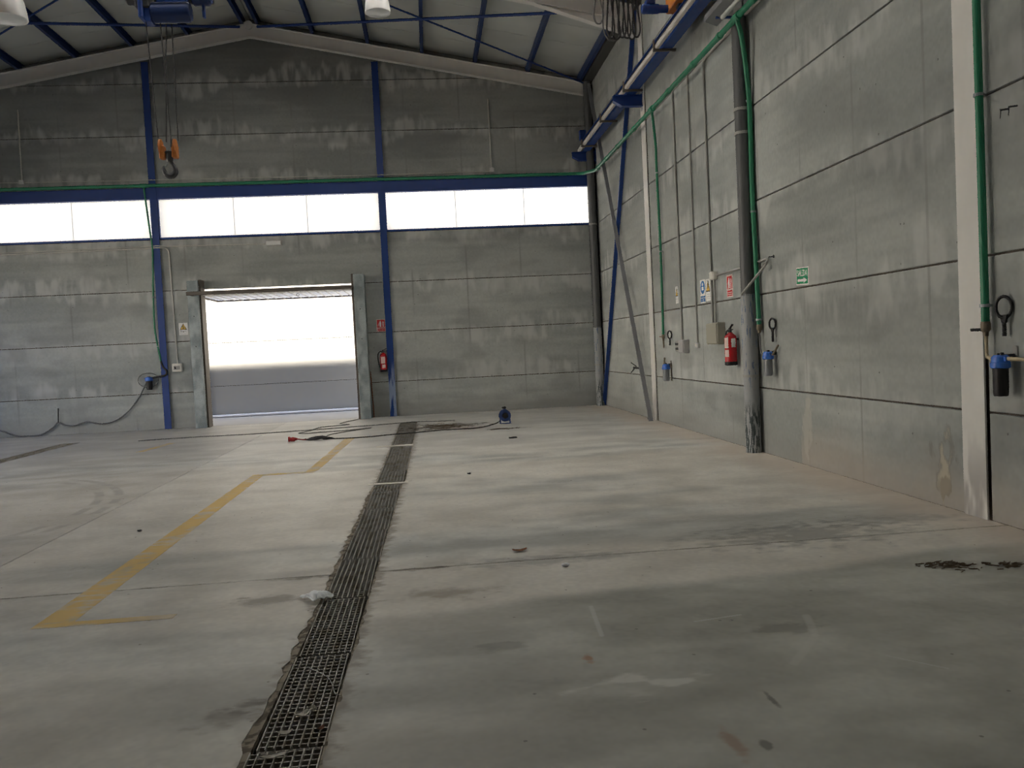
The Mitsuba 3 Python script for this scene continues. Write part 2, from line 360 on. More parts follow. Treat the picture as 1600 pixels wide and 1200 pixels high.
def lathe(profile, o, axis=(0, 0, 1), sides=24):
    """profile: (radius, height) pairs along the axis from o."""
    Z = np.array(axis, float); Z /= np.linalg.norm(Z)
    X = np.cross(Z, [0, 1.0, 0]) if abs(Z[1]) < 0.9 else np.cross(Z, [1.0, 0, 0]); X /= np.linalg.norm(X); Y = np.cross(Z, X)
    m = trimesh.creation.revolve(np.array([(max(r, 0), h) for r, h in profile]), sections=sides)
    return frame_xf(m, o, X, Y, Z)

def ring(o, R, r, X, Y, sides=10, n=28, sy=1.0):
    a = np.linspace(0, 2 * np.pi, n + 1)
    X, Y, o = np.array(X, float), np.array(Y, float), np.array(o, float)
    return tube([o + R * math.cos(t) * X + sy * R * math.sin(t) * Y for t in a], r, sides)

# ------------------------------------------------------------------ scene entries
_count, _shared = {}, {}

def key_of(base):
    n = _count.get(base, 0); _count[base] = n + 1
    return base if n == 0 else f'{base}_{n:03d}'

def put(key, mesh, mat, smooth=False):
    scene[key] = mikit.ply(mesh, mat, smooth=smooth); return key

def tag(key, label=None, category=None, group=None, kind=None):
    d = {k: v for k, v in (('label', label), ('category', category), ('group', group), ('kind', kind)) if v}
    if d: labels[key] = d
    return key

def solid(base, mesh, mat, label, category, group=None, smooth=False, kind=None):
    k = key_of(base); put(k, mesh, mat, smooth); tag(k, label, category, group, kind); return k

def thing(base, label, category, group=None):
    k = key_of(base); tag(k, label, category, group); return k

def part(parent, base, mesh, mat, label=None, smooth=False, kind=None):
    k = key_of(f'{parent}__{base}'); put(k, mesh, mat, smooth)
    if label or kind: tag(k, label, None, None, kind)
    return k

def struct(key, mesh=None, mat=None, label=None):
    if mesh is not None: put(key, mesh, mat)
    tag(key, label, None, None, 'structure'); return key

# ================================================================== SETTING
# ---- floor: slabs with open joints, two drain trenches
DX0, DX1, DEND = -0.80, -0.34, 18.72
EX0, EX1, EEND = -7.56, -7.22, 18.25
floor = struct('floor', bx(XL - .2, W + .2, YF - .2, D + .2, -0.5, -0.17), 'core_dark', 'dusty grey concrete floor slab of the empty hall')
g = 0.004
GY = [2.25, 3.33, 4.36, 5.37, 6.38, 7.40, 8.42, 9.44, 9.955]
GRATES = list(zip(GY[:-1], GY[1:])) + [(10.04, 11.04), (11.04, 12.04), (12.04, 13.04), (13.04, 13.95), (14.10, 15.1), (15.1, 16.1), (16.1, 17.1), (17.1, 17.9), (17.9, 18.7)]
def drain_edge(y): return (float(np.interp(y, [1, 3.2, 5.3, 10, 18.7], [-.785, -.775, -.735, -.69, -.675])), float(np.interp(y, [1, 3.2, 5.3, 9.9, 10.2, 18.7], [-.485, -.487, -.455, -.385, -.35, -.315])))
rng = np.random.default_rng(5)
def drain_side(k, s):
    ys = np.arange(2.24, DEND + .01, .09); e = np.array([drain_edge(max(y, 1))[k] for y in ys])
    return list(zip(e + s * (np.where((ys < 9.8) & (k == 0), .016, .005) + 0.034 * rng.random(len(ys)) ** 2 * np.where(ys < 9.8, 1, .25) * (1 if k == 0 else .55)), ys))
trench1 = Polygon(drain_side(0, -1) + drain_side(1, 1)[::-1]).buffer(0)
trench2 = sbox(EX0, 14.38, EX1, EEND)
for x0, x1 in ((XL, -3.42), (-3.42, W)):
    for y0, y1 in ((YF, 5.96), (5.96, D + 0.03)):
        for gmt in [sbox(x0 + g, y0 + g, x1 - g, y1 - g).difference(trench1).difference(trench2)]:
            for pc in getattr(gmt, 'geoms', [gmt]):
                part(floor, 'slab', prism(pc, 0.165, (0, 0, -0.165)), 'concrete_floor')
part(floor, 'drain_bed', prism(trench1.buffer(.02), .045, (0, 0, -.16)), 'trench_dirt', 'dirt caked bottom of the drain')
part(floor, 'drain_bed', bx(EX0, EX1, 14.38, EEND, -0.16, -0.115), 'trench_dirt')
# dirt packed between the grates and the broken concrete edge
part(floor, 'drain_lip', prism(trench1.difference(Polygon([(drain_edge(y)[0] + .002, y) for y in np.arange(1, 18.8, .2)] + [(drain_edge(y)[1] - .002, y) for y in np.arange(18.7, .9, -.2)])), .02, (0, 0, -.026)), 'mortar')

# ---- back wall: core, precast panels row by row
ROWS = [0.0] + JOINTS
BAYS = [(XL, -6.175), (-6.175, -0.905), (-0.905, W)]
DOOR = (-5.22, -1.66, 3.26)
WIN_Z = (JOINTS[3], JOINTS[4])
def outline_back(top): return Polygon([(XL - .2, 0), (W + .2, 0), (W + .2, top), (XL - .2, top)])
doorp = sbox(DOOR[0], -1, DOOR[1], DOOR[2])
winp = [sbox(a + .06, WIN_Z[0], b - .06, WIN_Z[1]) for a, b in BAYS]
core = outline_back(9.95).difference(shapely.union_all([doorp] + winp))
wall_back = struct('wall_back', prism(core, 0.17, (0, D + 0.20, 0), (1, 0, 0), (0, 0, 1)), 'core_dark', 'back wall of grey precast concrete panels')
part(wall_back, 'outer_face', prism(core, 0.02, (0, D + 0.22, 0), (1, 0, 0), (0, 0, 1)), 'outer_face')
roofline = Polygon([(XL, 0), (W, 0), (W, rafter_top(W) + .18), (RIDGE, rafter_top(RIDGE) + .18), (XL, rafter_top(XL) + .18)])
for a, b in BAYS:
    for k, zlo in enumerate(ROWS):
        if k == 4: continue
        zhi = ROWS[k + 1] if k + 1 < len(ROWS) else 9.9
        r = sbox(a + .008, zlo + (.009 if k else 0), b - .008, zhi - .009).intersection(roofline).difference(doorp.buffer(0.0))
        for pc in getattr(r, 'geoms', [r]):
            if pc.area > .02:
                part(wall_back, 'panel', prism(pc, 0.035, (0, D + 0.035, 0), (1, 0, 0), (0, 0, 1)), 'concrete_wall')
# reveal of the doorway
part(wall_back, 'door_reveal', cat([bx(DOOR[0] - .01, DOOR[0], D + .03, D + .22, 0, DOOR[2]), bx(DOOR[1], DOOR[1] + .01, D + .03, D + .22, 0, DOOR[2]),
                                    bx(DOOR[0], DOOR[1], D + .03, D + .22, DOOR[2], DOOR[2] + .01)]), 'outer_plaster')

# ---- right wall
COLS = FRAMES[1:4]
wall_right = struct('wall_right', bx(W + 0.035, W + .2, YF, D + .2, -.05, 9.6), 'core_dark', 'long right wall of grey precast concrete panels')
edges = [D] + COLS + [YF]
for i in range(len(edges) - 1):
    hi = edges[i] - (0 if i == 0 else .17); lo = edges[i + 1] + (.145 if i + 1 < len(edges) - 1 else 0)
    for k, zlo in enumerate(ROWS):
        zhi = ROWS[k + 1] if k + 1 < len(ROWS) else 9.3
        zhi = min(zhi, 7.86)
        if zhi - zlo < .1: continue
        part(wall_right, 'panel', bx(W, W + .035, lo, hi, zlo + (.009 if k else 0), zhi - .009, 0.004), 'concrete_wall')

# ---- left and front walls (outside the frame; openings that let the daylight in)
lw = sbox(YF - .2, -.05, D + .2, 9.6)
L_OPEN = [sbox(17.0, 0, 19.2, 4.6), sbox(11.2, 0, 15.6, 5.2), sbox(6.6, 0, 10.7, 5.2)]
wall_left = struct('wall_left', prism(lw.difference(shapely.union_all(L_OPEN)), 0.2, (XL - .2, 0, 0), (0, 1, 0), (0, 0, 1)), 'concrete_wall', 'left wall of grey concrete with open doorway')
wall_front = struct('wall_front', prism(outline_back(9.95), .2, (0, YF, 0), (1, 0, 0), (0, 0, 1)), 'concrete_wall', 'front wall of grey concrete')

# ---- ceiling: sandwich roof panels
LIGHT_ROWS = {7: (1,), 10: (-1, 1), 16: (1,)}      # unseen translucent roof rows added to light the floor, and on which slopes
yrow = [D + .03 - i for i in range(30) if D + .03 - i > YF]
dark, lit = [], []
for i, ya in enumerate(yrow):
    (lit if i in LIGHT_ROWS else dark).append((ya, max(ya - 1.0, YF - .2)))
sheet = lambda h0, h1, xa, xb, ya, yb, pad: [prism(Polygon([(xr, rafter_top(xr) + h0), (xe, rafter_top(xe) + h0), (xe, rafter_top(xe) + h1), (xr, rafter_top(xr) + h1)]), ya - yb - pad, (0, ya, 0), (1, 0, 0), (0, 0, 1)) for xr, xe in ((RIDGE - xa, XL - xb), (RIDGE + xa, W + xb))]
ceiling = struct('ceiling', cat(sum([sheet(.29, .36, -.01, .2, ya + (.2 if i == 0 else 0), yb, 0) for i, (ya, yb) in enumerate(dark)], [])), 'roof_sheet', 'pitched roof of pale grey sandwich panels')
for ya, yb in dark:
    for m in sheet(.20, .285, .01, 0, ya, yb, .008): part(ceiling, 'roof_panel', m, 'roof_sheet')
for ya, yb in lit:
    sides = LIGHT_ROWS[int(round(D + .03 - ya))]
    top, under, clear = sheet(.29, .36, -.01, .2, ya, yb, 0), sheet(.20, .285, .01, 0, ya, yb, .008), sheet(.28, .281, .0, .1, ya + .01, yb - .01, 0)
    for k, sl in enumerate((-1, 1)):
        if sl in sides: part(ceiling, 'rooflight', clear[k], 'added_light_sheet', 'added unseen translucent roof sheet letting in extra light')
        else: part(ceiling, 'roof_panel', cat([top[k], under[k]]), 'roof_sheet')

# ---- strip windows
for i, (a, b) in enumerate(BAYS):
    w = struct(f'window_{i + 1}', None, None, f'long white strip window, {("left", "middle", "right")[i]} bay of the back wall')
    x0, x1, z0, z1 = a + .085, b - .085, WIN_Z[0] + .045, WIN_Z[1] - .265
    part(w, 'frame', cat([bx(a + .02, b - .02, D - .055, D + .10, z1, WIN_Z[1], .004), bx(a + .02, b - .02, D - .02, D + .10, WIN_Z[0], z0, .004),
                          bx(a + .02, x0, D + .0, D + .10, z0, z1), bx(x1, b - .02, D, D + .10, z0, z1)]), 'blue_paint', 'blue steel frame with a deep lintel beam')
    n = 3; step = (x1 - x0) / n
    for j in range(n):
        part(w, 'pane', bx(x0 + j * step + .003, x0 + (j + 1) * step - .003, D + .06, D + .061, z0, z1), 'pane_glass')
        if j: part(w, 'glazing_bar', bx(x0 + j * step - .005, x0 + j * step + .005, D + .062, D + .075, z0, z1), 'door_white')

# ---- outside: alley and the wall across it
struct('pavement', cat([bx(-60, 60, D + .22, 90, -.4, -.012), bx(XL - .2, W + .2, D + .0, D + .22, -.4, -.004)]), 'outer_ground', 'pale concrete ground of the alley outside the doorway')
struct('yard', cat([bx(-90, XL - .2, -60, D + .22, -.4, -.012), bx(XL - .2, W + .2, -60, YF - .2, -.4, -.012)]), 'yard_asphalt', 'grey asphalt yard beyond the open left doorways')
struct('yard_wall', bx(-28.4, -28, -34, 22, -.1, 9.0), 'bounce_wall_render', 'added unseen pale wall across the yard bouncing sunlight into the hall')  # unseen wall added to reflect sunlight in through the left doorways
NB = 24.3
nb = thing('neighbour_building', 'sunlit concrete panel wall across the alley seen through the open doorway', 'building')
part(nb, 'wall', bx(-30, 20, NB + .04, NB + .3, -.1, 8.9), 'core_dark')
nbays = [(-27, -21.6), (-21.6, -16.4), (-16.4, -11.2), (-11.2, -6.12), (-6.12, -.9), (-.9, 4.3), (4.3, 9.6), (9.6, 14.9)]
for a, b in nbays:
    for k in range(8):
        zlo, zhi = ([-.05] + JOINTS)[k], JOINTS[k] if k < 7 else 8.9
        part(nb, 'panel', bx(a + .012, b - .012, NB, NB + .04, zlo + .005, zhi - .005), 'outer_plaster')
part(nb, 'post', bx(-6.17, -6.065, NB - .06, NB, -.05, 8.8, .005), 'blue_paint', 'blue painted steel post')
solid('kerb', bx(-28, 18, NB - .45, NB - .065, -.012, 0.05, .02), 'kerb_stone', 'pale kerb along the foot of the wall across the alley', 'kerb')

# ================================================================== STEEL FRAME
for i, (x, txt) in enumerate(((-6.175, 'blue steel column left of the doorway, behind the hanging crane hook'), (-0.905, 'blue steel column right of the doorway, chipped at its foot'))):
    top = rafter_top(x) - .31
    c = solid('steel_column', beam(ipoly(0.16, 0.155, .009, .012), (x, D + .015, 0), (x, D + .015, top), (0, -1, 0)), 'blue_paint', txt, 'column')
c = solid('steel_column', beam(ipoly(0.2, 0.18, .009, .013), (W - .09, 20.60, 0), (W - .09, 20.60, rafter_top(W - .1) - .02), (1, 0, 0)), 'dark_steel', 'dark steel column in the far right corner behind the downpipe', 'column')
for y, txt in ((15.88, 'slim white steel column in the right wall beside the crossed braces'), (10.95, 'white steel column in the right wall behind the grey downpipe'), (6.31, 'broad white steel column in the right wall nearest the camera')):
    solid('steel_column', beam(ipoly(0.19, 0.285, .010, .016), (W + .075, y, 0), (W + .075, y, rafter_top(W) - .02), (1, 0, 0)), 'white_paint', txt, 'column')

def rafter(y, label, haunch):
    t = thing('rafter', label, 'roof beam')
    for s in (-1, 1):
        xe = (XL + .16) if s < 0 else (W - .12)
        P0 = np.array([RIDGE, y, rafter_top(RIDGE) - .155]); P1 = np.array([xe, y, rafter_top(xe) - .155])
        part(t, 'half_beam', beam(ipoly(0.30, 0.15, .009, .013), P0, P1), 'white_paint')
        if haunch:
            xh = xe - s * 1.85
            web = Polygon([(xh, rafter_top(xh) - .305), (xe, rafter_top(xe) - .305), (xe, rafter_top(xe) - .305 - .26)])
            part(t, 'haunch', cat([prism(web, .01, (0, y + .005, 0), (1, 0, 0), (0, 0, 1)),
                 beam(rect(.15, .014), (xh, y, rafter_top(xh) - .312), (xe, y, rafter_top(xe) - .572))]), 'white_paint')
    part(t, 'ridge_plate', lathe([(0, -.02), (.10, -.02), (.10, .02), (0, .02)], (RIDGE, y - .06, rafter_top(RIDGE) - .05), (0, 1, 0), 20), 'white_paint')
rafter(20.50, 'pale steel gable rafter lying against the back wall', False)
rafter(15.88, 'pale steel rafter with a haunch at the slim white column', True)

ORD = ['first', 'second', 'third', 'fourth', 'fifth', 'sixth', 'seventh']
for s, side in ((1, 'right'), (-1, 'left')):
    for j in range(7 if s > 0 else 5):
        x = RIDGE + s * (0.15 + 1.255 * j) if j else RIDGE + s * 0.17
        x = x if j else x
        zt = rafter_top(x)
        prof = cpoly(0.176, 0.075, .006)
        solid('purlin', beam(prof, (x, D + .02, zt + .092), (x, YF, zt + .092)), 'purlin_paint', f'dark blue roof purlin, {ORD[j]} from the ridge on the {side} slope', 'purlin')
solid('eave_gutter', beam(rect(0.215, 0.13), (W - .108, D, 7.88), (W - .108, YF, 7.88)), 'gutter_steel', 'dark steel eave gutter along the top of the right wall', 'gutter')

def roofpt(x, y, off=-.045): return (x, y, rafter_top(x) + off)
for a, b, r, txt in (((RIDGE + .2, 20.45), (4.05, 16.0), .030, 'blue tube brace from the gable ridge to the right eave'),
                     ((4.08, 20.42), (RIDGE + .2, 16.05), .020, 'thin dark tube brace from the right corner towards the ridge'),
                     ((RIDGE - .2, 20.45), (XL + .3, 16.0), .030, 'blue tube brace from the gable ridge to the left eave'),
                     ((XL + .3, 20.42), (RIDGE - .2, 15.75), .020, 'thin blue tube brace crossing the left roof slope')):
    solid('roof_brace', cyl(roofpt(*a), roofpt(*b), r, 10), 'blue_paint', txt, 'brace', smooth=40)
solid('wall_brace', beam(cpoly(.08, .045, .008), (W - .06, 15.98, 7.75), (W - .06, 20.40, 0.0), (1, 0, 0)), 'blue_paint', 'dark blue diagonal wall brace running down to the far right corner', 'brace')
solid('wall_brace', beam(cpoly(.075, .05, .008), (W - .14, 20.2, 7.7), (W - .14, 15.72, 0.0), (1, 0, 0)), 'brace_grey', 'grey diagonal wall brace running down to the slim white column', 'brace')

# ================================================================== DOWNPIPES
def downpipe(x, y, r, ztop, zg, label, clamps):
    t = thing('downpipe', label, 'downpipe')
    part(t, 'upper_pipe', cyl((x, y, zg), (x, y, ztop), r, 24), 'dark_pipe', smooth=40)
    part(t, 'lower_guard', lathe([(r + .004, 0), (r + .008, .0), (r + .008, zg), (r, zg), (r, zg + .02)], (x, y, 0), sides=24), 'chipped_paint', 'grey guard pipe with chipped paint', smooth=40)
    for z in clamps: part(t, 'clamp', lathe([(r, -.018), (r + .012, -.018), (r + .012, .018), (r, .018)], (x, y, z), sides=24), 'conduit_grey', smooth=40)
    return t
downpipe(4.165, 10.70, .092, 5.58, 2.04, 'thick dark grey downpipe beside the fire extinguisher, chipped at its foot', (4.42, 4.12, 1.0))
downpipe(4.13, 20.42, .090, 7.8, 1.9, 'dark grey downpipe in the far right corner', (4.4, 1.0))

# ================================================================== CRANE
rt = thing('crane_runway', 'blue crane runway beam with a cream power rail along the right wall', 'crane beam')
RX = 4.03
part(rt, 'runway_beam', beam(ipoly(.27, .17, .008, .012), (RX, 20.45, 6.275), (RX, -2.0, 6.275)), 'blue_paint')
part(rt, 'crane_rail', bx(RX - .02, RX + .02, -2, 20.45, 6.41, 6.45), 'dark_steel')
part(rt, 'power_rail', bx(3.84, 3.90, 1.0, 20.45, 6.135, 6.215, .010), 'rail_cream', 'cream plastic power rail')
part(rt, 'power_rail_edge', bx(3.845, 3.89, 1.0, 20.46, 6.216, 6.235), 'dark_steel')
for y in (13.4, 15.5, 17.6, 19.75, 10.9, 8.0): part(rt, 'rail_arm', cat([bx(3.80, 4.17, y - .022, y + .022, 6.10, 6.137), bx(3.805, 3.828, y - .022, y + .022, 6.10, 6.28)]), 'brown_steel')
for y in (20.44, 15.88, 10.95, 6.31):
    web = Polygon([(3.70, 6.135), (W, 6.135), (W, 5.93), (3.86, 5.93), (3.70, 6.03)])
    part(rt, 'bracket', cat([prism(web, .012, (0, y + .006, 0), (1, 0, 0), (0, 0, 1)), bx(3.70, W, y - .07, y + .07, 6.12, 6.137), beam(rect(.13, .012), (3.86, y, 5.936), (W, y, 5.936)), beam(rect(.13, .012), (3.70, y, 6.03), (3.86, y, 5.936)),
                             bx(W - .02, W, y - .07, y + .07, 5.85, 6.2)]), 'blue_paint')
part(rt, 'end_stop', bx(3.90, 4.10, 20.38, 20.5, 6.42, 6.66, .01), 'blue_paint')

BY = 11.75
cr = thing('overhead_crane', 'orange overhead crane bridge carriage standing on the blue runway beam', 'crane')
part(cr, 'end_carriage', bx(3.90, 4.16, 10.4, 12.95, 6.50, 6.84, .012), 'orange_paint', 'orange end carriage')
part(cr, 'girder', cat([bx(XL + .35, 3.9, BY - .16, BY + .16, 6.72, 7.15, .01)]), 'orange_paint')
for y in (10.8, 12.6): part(cr, 'wheel', cyl((3.97, y, 6.55), (4.09, y, 6.55), .10, 24), 'dark_steel', smooth=40)
part(cr, 'drive_motor', cat([lathe([(0, 0), (.06, 0), (.072, .02), (.072, .25), (.058, .27), (.058, .40), (0, .40)], (3.50, 12.86, 6.55), (1, 0, 0), 20), bx(3.56, 3.70, 12.80, 12.92, 6.61, 6.68, .01)]), 'blue_paint', 'blue drive motor', smooth=35)
part(cr, 'buffer', lathe([(0, 0), (.045, 0), (.05, .05), (0, .06)], (4.03, 12.95, 6.66), (0, 1, 0), 16), 'black_rubber', smooth=35)
part(cr, 'motor_cable', tube(smooth_pts([(3.62, 12.86, 6.66), (3.56, 12.7, 6.85), (3.50, 12.3, 7.0)]), .012, 8), 'black_rubber', smooth=True)

fz = thing('festoon_cable', 'bunch of looped black festoon cables hanging from the crane bridge', 'cable')
part(fz, 'track', bx(2.2, 3.30, BY + .20, BY + .24, 6.42, 6.47), 'galvanised')
xs = [2.63, 2.80, 2.88, 2.96, 3.03, 3.10, 3.165]
for j, x in enumerate(xs):
    bot = 6.0 if j == 0 else 5.80 + .012 * math.sin(j * 2.3); hw = .068 if j == 0 else .055
    P = [(x - hw * .35, 0, 6.40), (x - hw * .6, 0, (6.4 + bot) / 2 + .1), (x - hw, 0, bot + .12), (x - hw * .55, 0, bot + .02), (x, 0, bot), (x + hw * .55, 0, bot + .02), (x + hw, 0, bot + .12), (x + hw * .6, 0, (6.4 + bot) / 2 + .1), (x + hw * .35, 0, 6.40)]
    P = [(a, BY + .22 + .012 * ((j % 3) - 1), c) for a, b, c in P]
    part(fz, 'loop', tube(smooth_pts(P, 6), .0125, 8), 'cable_grey' if j == 0 else 'black_rubber', smooth=True)
    part(fz, 'trolley', bx(x - .035, x + .035, BY + .19, BY + .25, 6.36, 6.43, .008), 'dark_steel')
part(fz, 'loop', tube(smooth_pts([(2.72, BY + .25, 6.4), (2.70, BY + .25, 5.97), (2.76, BY + .25, 5.80), (2.85, BY + .25, 5.78), (2.94, BY + .25, 5.84), (3.0, BY + .25, 6.1)], 6), .010, 8), 'cable_grey', 'light grey cable', smooth=True)

ho = thing('electric_hoist', 'dark blue electric hoist under the crane bridge with its orange hook block lowered', 'hoist')
part(ho, 'drum_housing', lathe([(0, 0), (.11, 0), (.13, .03), (.13, .47), (.11, .50), (0, .50)], (-3.37, BY, 6.135), (1, 0, 0), 28), 'purlin_paint', smooth=35)
part(ho, 'side_plate', cat([bx(-3.50, -3.44, BY - .16, BY + .14, 6.02, 6.72, .012), bx(-3.44, -3.36, BY - .10, BY + .1, 5.99, 6.2, .01)]), 'blue_paint', 'blue side plate')
part(ho, 'gear_case', cat([lathe([(0, 0), (.10, 0), (.12, .02), (.12, .12), (0, .13)], (-3.68, BY, 6.36), (1, 0, 0), 22), bx(-3.55, -3.36, BY - .13, BY + .13, 6.16, 6.40, .02)]), 'dark_steel', smooth=35)
part(ho, 'motor', lathe([(0, 0), (.12, 0), (.14, .02), (.14, .20), (.11, .24), (0, .24)], (-2.84, BY, 6.36), (1, 0, 0), 24), 'purlin_paint', smooth=35)
part(ho, 'frame', cat([bx(-3.5, -2.6, BY - .16, BY - .12, 6.30, 6.36), bx(-3.5, -2.6, BY + .12, BY + .16, 6.30, 6.36), bx(-3.42, -3.36, BY - .12, BY + .12, 6.36, 6.72), bx(-2.82, -2.76, BY - .12, BY + .12, 6.36, 6.72)]), 'dark_steel')
part(ho, 'rope_guide', cat([bx(-2.72, -2.69, BY - .03, BY + .03, 6.06, 6.25), bx(-3.3, -2.9, BY - .02, BY + .02, 6.26, 6.30)]), 'blue_paint')
tops = [(-3.445, 6.05), (-3.262, 5.99), (-3.205, 6.0), (-3.135, 6.0)]; bots = [(-3.385, 4.50), (-3.302, 4.46), (-3.222, 4.47), (-3.148, 4.47)]
tops[1], tops[2] = (-3.205, 6.0), (-3.262, 5.99)
for (xa, za), (xb, zb), dy in zip(tops, bots, (-.03, .03, -.03, .03)):
    part(ho, 'rope', cyl((xa, BY + dy, za), (xb, BY + dy, zb), .0075, 6), 'black_rubber')
hb = key_of(f'{ho}__hook_block')
cx, cz = -3.265, 4.385
put(hb, cat([lathe([(0, 0), (.05, 0), (.105, .012), (.105, .035), (.05, .05), (0, .05)], (cx - .125, BY, cz), (1, 0, 0), 24), lathe([(0, 0), (.05, 0), (.105, .015), (.105, .038), (.05, .05), (0, .05)], (cx + .055, BY, cz), (1, 0, 0), 24),
             bx(cx - .12, cx - .05, BY - .05, BY + .05, cz - .16, cz + .02, .012), bx(cx + .04, cx + .115, BY - .05, BY + .05, cz - .15, cz + .02, .012)]), 'hook_orange'); tag(hb, 'orange pulley block')
part(hb, 'guard', cat([bx(cx - .135, cx - .115, BY - .05, BY + .05, cz - .01, cz + .10, .005), bx(cx + .035, cx + .065, BY - .05, BY + .05, cz - .01, cz + .10, .005)]), 'dark_steel')
part(hb, 'swivel', lathe([(0, 0), (.03, 0), (.045, .03), (.045, .11), (.055, .12), (.055, .14), (0, .14)], (cx + .0, BY, cz - .20), sides=18), 'dark_steel', smooth=35)
hk = [(cx + .005, cz - .17), (cx + .015, cz - .21), (cx + .055, cz - .27), (cx + .062, cz - .335), (cx + .012, cz - .38), (cx - .055, cz - .36), (cx - .083, cz - .295), (cx - .078, cz - .245)]
rr = np.interp(np.linspace(0, 1, 57), [0, .2, .45, .6, .85, 1], [.024, .028, .038, .038, .028, .011])
part(hb, 'hook', tube(smooth_pts([(a, BY, c) for a, c in hk], 8), rr, 12), 'dark_steel', 'dark steel lifting hook', smooth=True)
part(hb, 'safety_latch', cyl((cx - .005, BY, cz - .19), (cx - .072, BY, cz - .265), .012, 8), 'galvanised')

# ---- bay lamps
def bay_lamp(x, y, z, R, txt):
    t = thing('bay_lamp', txt, 'lamp')
    part(t, 'shade', lathe([(R * .9, .0), (R, .0), (R * 1.0, .02), (R * .96, .10), (R * .86, .24), (R * .62, .40), (R * .40, .50), (R * .3, .52), (0, .52)], (x, y, z), sides=36), 'lamp_white', smooth=35)
    part(t, 'lens', lathe([(0, -.012), (R * .5, -.008), (R * .93, .004), (R * .93, .01), (0, .01)], (x, y, z), sides=36), 'lamp_lens', smooth=30)
    part(t, 'ballast', lathe([(0, 0), (.075, 0), (.085, .02), (.085, .22), (.05, .25), (0, .25)], (x, y, z + .52), sides=20), 'lamp_white', smooth=35)
    part(t, 'hanger', cyl((x, y, z + .75), (x, y, rafter_top(x) + .1), .012, 8), 'dark_steel')
bay_lamp(-0.515, 14.0, 6.98, .205, 'white bell shaped bay lamp hanging from the right roof slope')
bay_lamp(-5.546, 12.6, 6.40, .253, 'white bell shaped bay lamp hanging from the left roof slope, cut by the picture corner')

# ================================================================== DOOR (tilting leaf, open)
do = struct('door_1', None, None, 'tilting metal door, open, its ribbed leaf lying level overhead')
lx0, lx1 = -5.30, -1.72
n = 17; st = (lx1 - lx0) / n
for i in range(n):
    part(do, 'leaf_panel', bx(lx0 + i * st + .006, lx0 + (i + 1) * st - .006, 20.20, 22.60, 3.09, 3.092), 'door_sheet')
    if i: part(do, 'leaf_rib', bx(lx0 + i * st - .008, lx0 + i * st + .008, 20.20, 22.60, 3.07, 3.10), 'box_grey')
part(do, 'leaf_frame', cat([bx(-5.42, -1.68, 20.10, 20.16, 3.065, 3.15, .006), bx(lx0, lx1, 22.58, 22.64, 3.06, 3.13), bx(lx0 - .04, lx0, 20.16, 22.64, 3.06, 3.13), bx(lx1, lx1 + .03, 20.16, 22.64, 3.06, 3.13)] +
                           [bx(lx0, lx1, y, y + .04, 3.10, 3.14) for y in (20.9, 21.7)]), 'brown_steel', 'brown steel edge frame')
part(do, 'pull_ring', ring((-3.05, 21.0, 3.045), .03, .006, (1, 0, 0), (0, 0, 1)), 'dark_steel', smooth=True)
for x0, x1, kx0, kx1 in ((-5.45, -5.205, -5.205, -5.165), (-1.66, -1.41, -1.715, -1.66)):
    part(do, 'weight_box', bx(x0, x1, 20.31, D, 0, 3.42, .006), 'galvanised', 'galvanised counterweight casing')
    part(do, 'guide_rail', bx(kx0, kx1, 20.40, D + .02, 0, 3.44), 'brown_steel')
    for z in (1.9, 2.6): part(do, 'casing_bolt', lathe([(0, 0), (.012, 0), (.012, .008), (0, .01)], ((x0 + x1) / 2, 20.31, z), (0, -1, 0), 10), 'dark_steel')
solid('door_post_pipe', cyl((-1.37, 20.66, 0), (-1.40, 20.66, 1.1), .014, 8), 'rust_pipe', 'thin rusty pipe standing right of the doorway casing', 'pipe')

# ================================================================== PIPES AND CONDUITS
gp = thing('air_pipe', 'green compressed air pipe running high along the right and back walls', 'pipe')
PX, PZ, PY, BZ = 4.055, 5.50, D - .10, 5.67
part(gp, 'main_pipe', tube(fillet([(PX, 2.0, PZ), (PX, 19.45, PZ), (3.93, 20.25, 5.60), (3.88, PY, BZ), (XL + .1, PY, BZ + .02)], .12), .038, 14), 'green_pipe', smooth=40)
for y in (4.3, 5.6, 7.9, 9.2, 9.9, 11.1, 12.2, 13.5, 15.8, 17.2, 18.3, 19.2): part(gp, 'joint', lathe([(.037, -.04), (.047, -.04), (.047, .04), (.037, .04)], (PX, y, PZ), (0, 1, 0), 16), 'green_fitting', smooth=40)
for x in (-9.2, -7.9, -7.3, -5.5, -3.5, -2.7, -2.0, 0.4, 1.6, 2.6): part(gp, 'joint', lathe([(.037, -.012), (.045, -.012), (.045, .012), (.037, .012)], (x, PY, BZ + .01), (1, 0, 0), 14), 'green_fitting', smooth=40)

def drop(pts, r, txt, tees, clips):
    t = thing('air_drop_pipe', txt, 'pipe')
    part(t, 'pipe', tube(smooth_pts(pts, 5), r, 12), 'green_pipe', smooth=40)
    part(t, 'tee', lathe([(.03, -.09), (.052, -.09), (.052, .09), (.03, .09)], tees[0], tees[1], 16), 'green_fitting', smooth=40)
    for c in clips: part(t, 'clip', cat([lathe([(r, -.012), (r + .008, -.012), (r + .008, .012), (r, .012)], c[:3], sides=14), bx(*c[3])]), 'galvanised')
    e = np.array(pts[-1])
    part(t, 'valve', cat([lathe([(0, 0), (r * 1.05, 0), (r * 1.25, -.02), (r * 1.25, -.06), (r, -.075), (r * .7, -.08), (r * .7, -.11), (0, -.11)], e, sides=14)]), 'brass', 'brass ball valve', smooth=35)
    return t, e
def clipr(y, z, x=W - .05): return (x, y, z, (x, W, y - .008, y + .008, z - .008, z + .008))
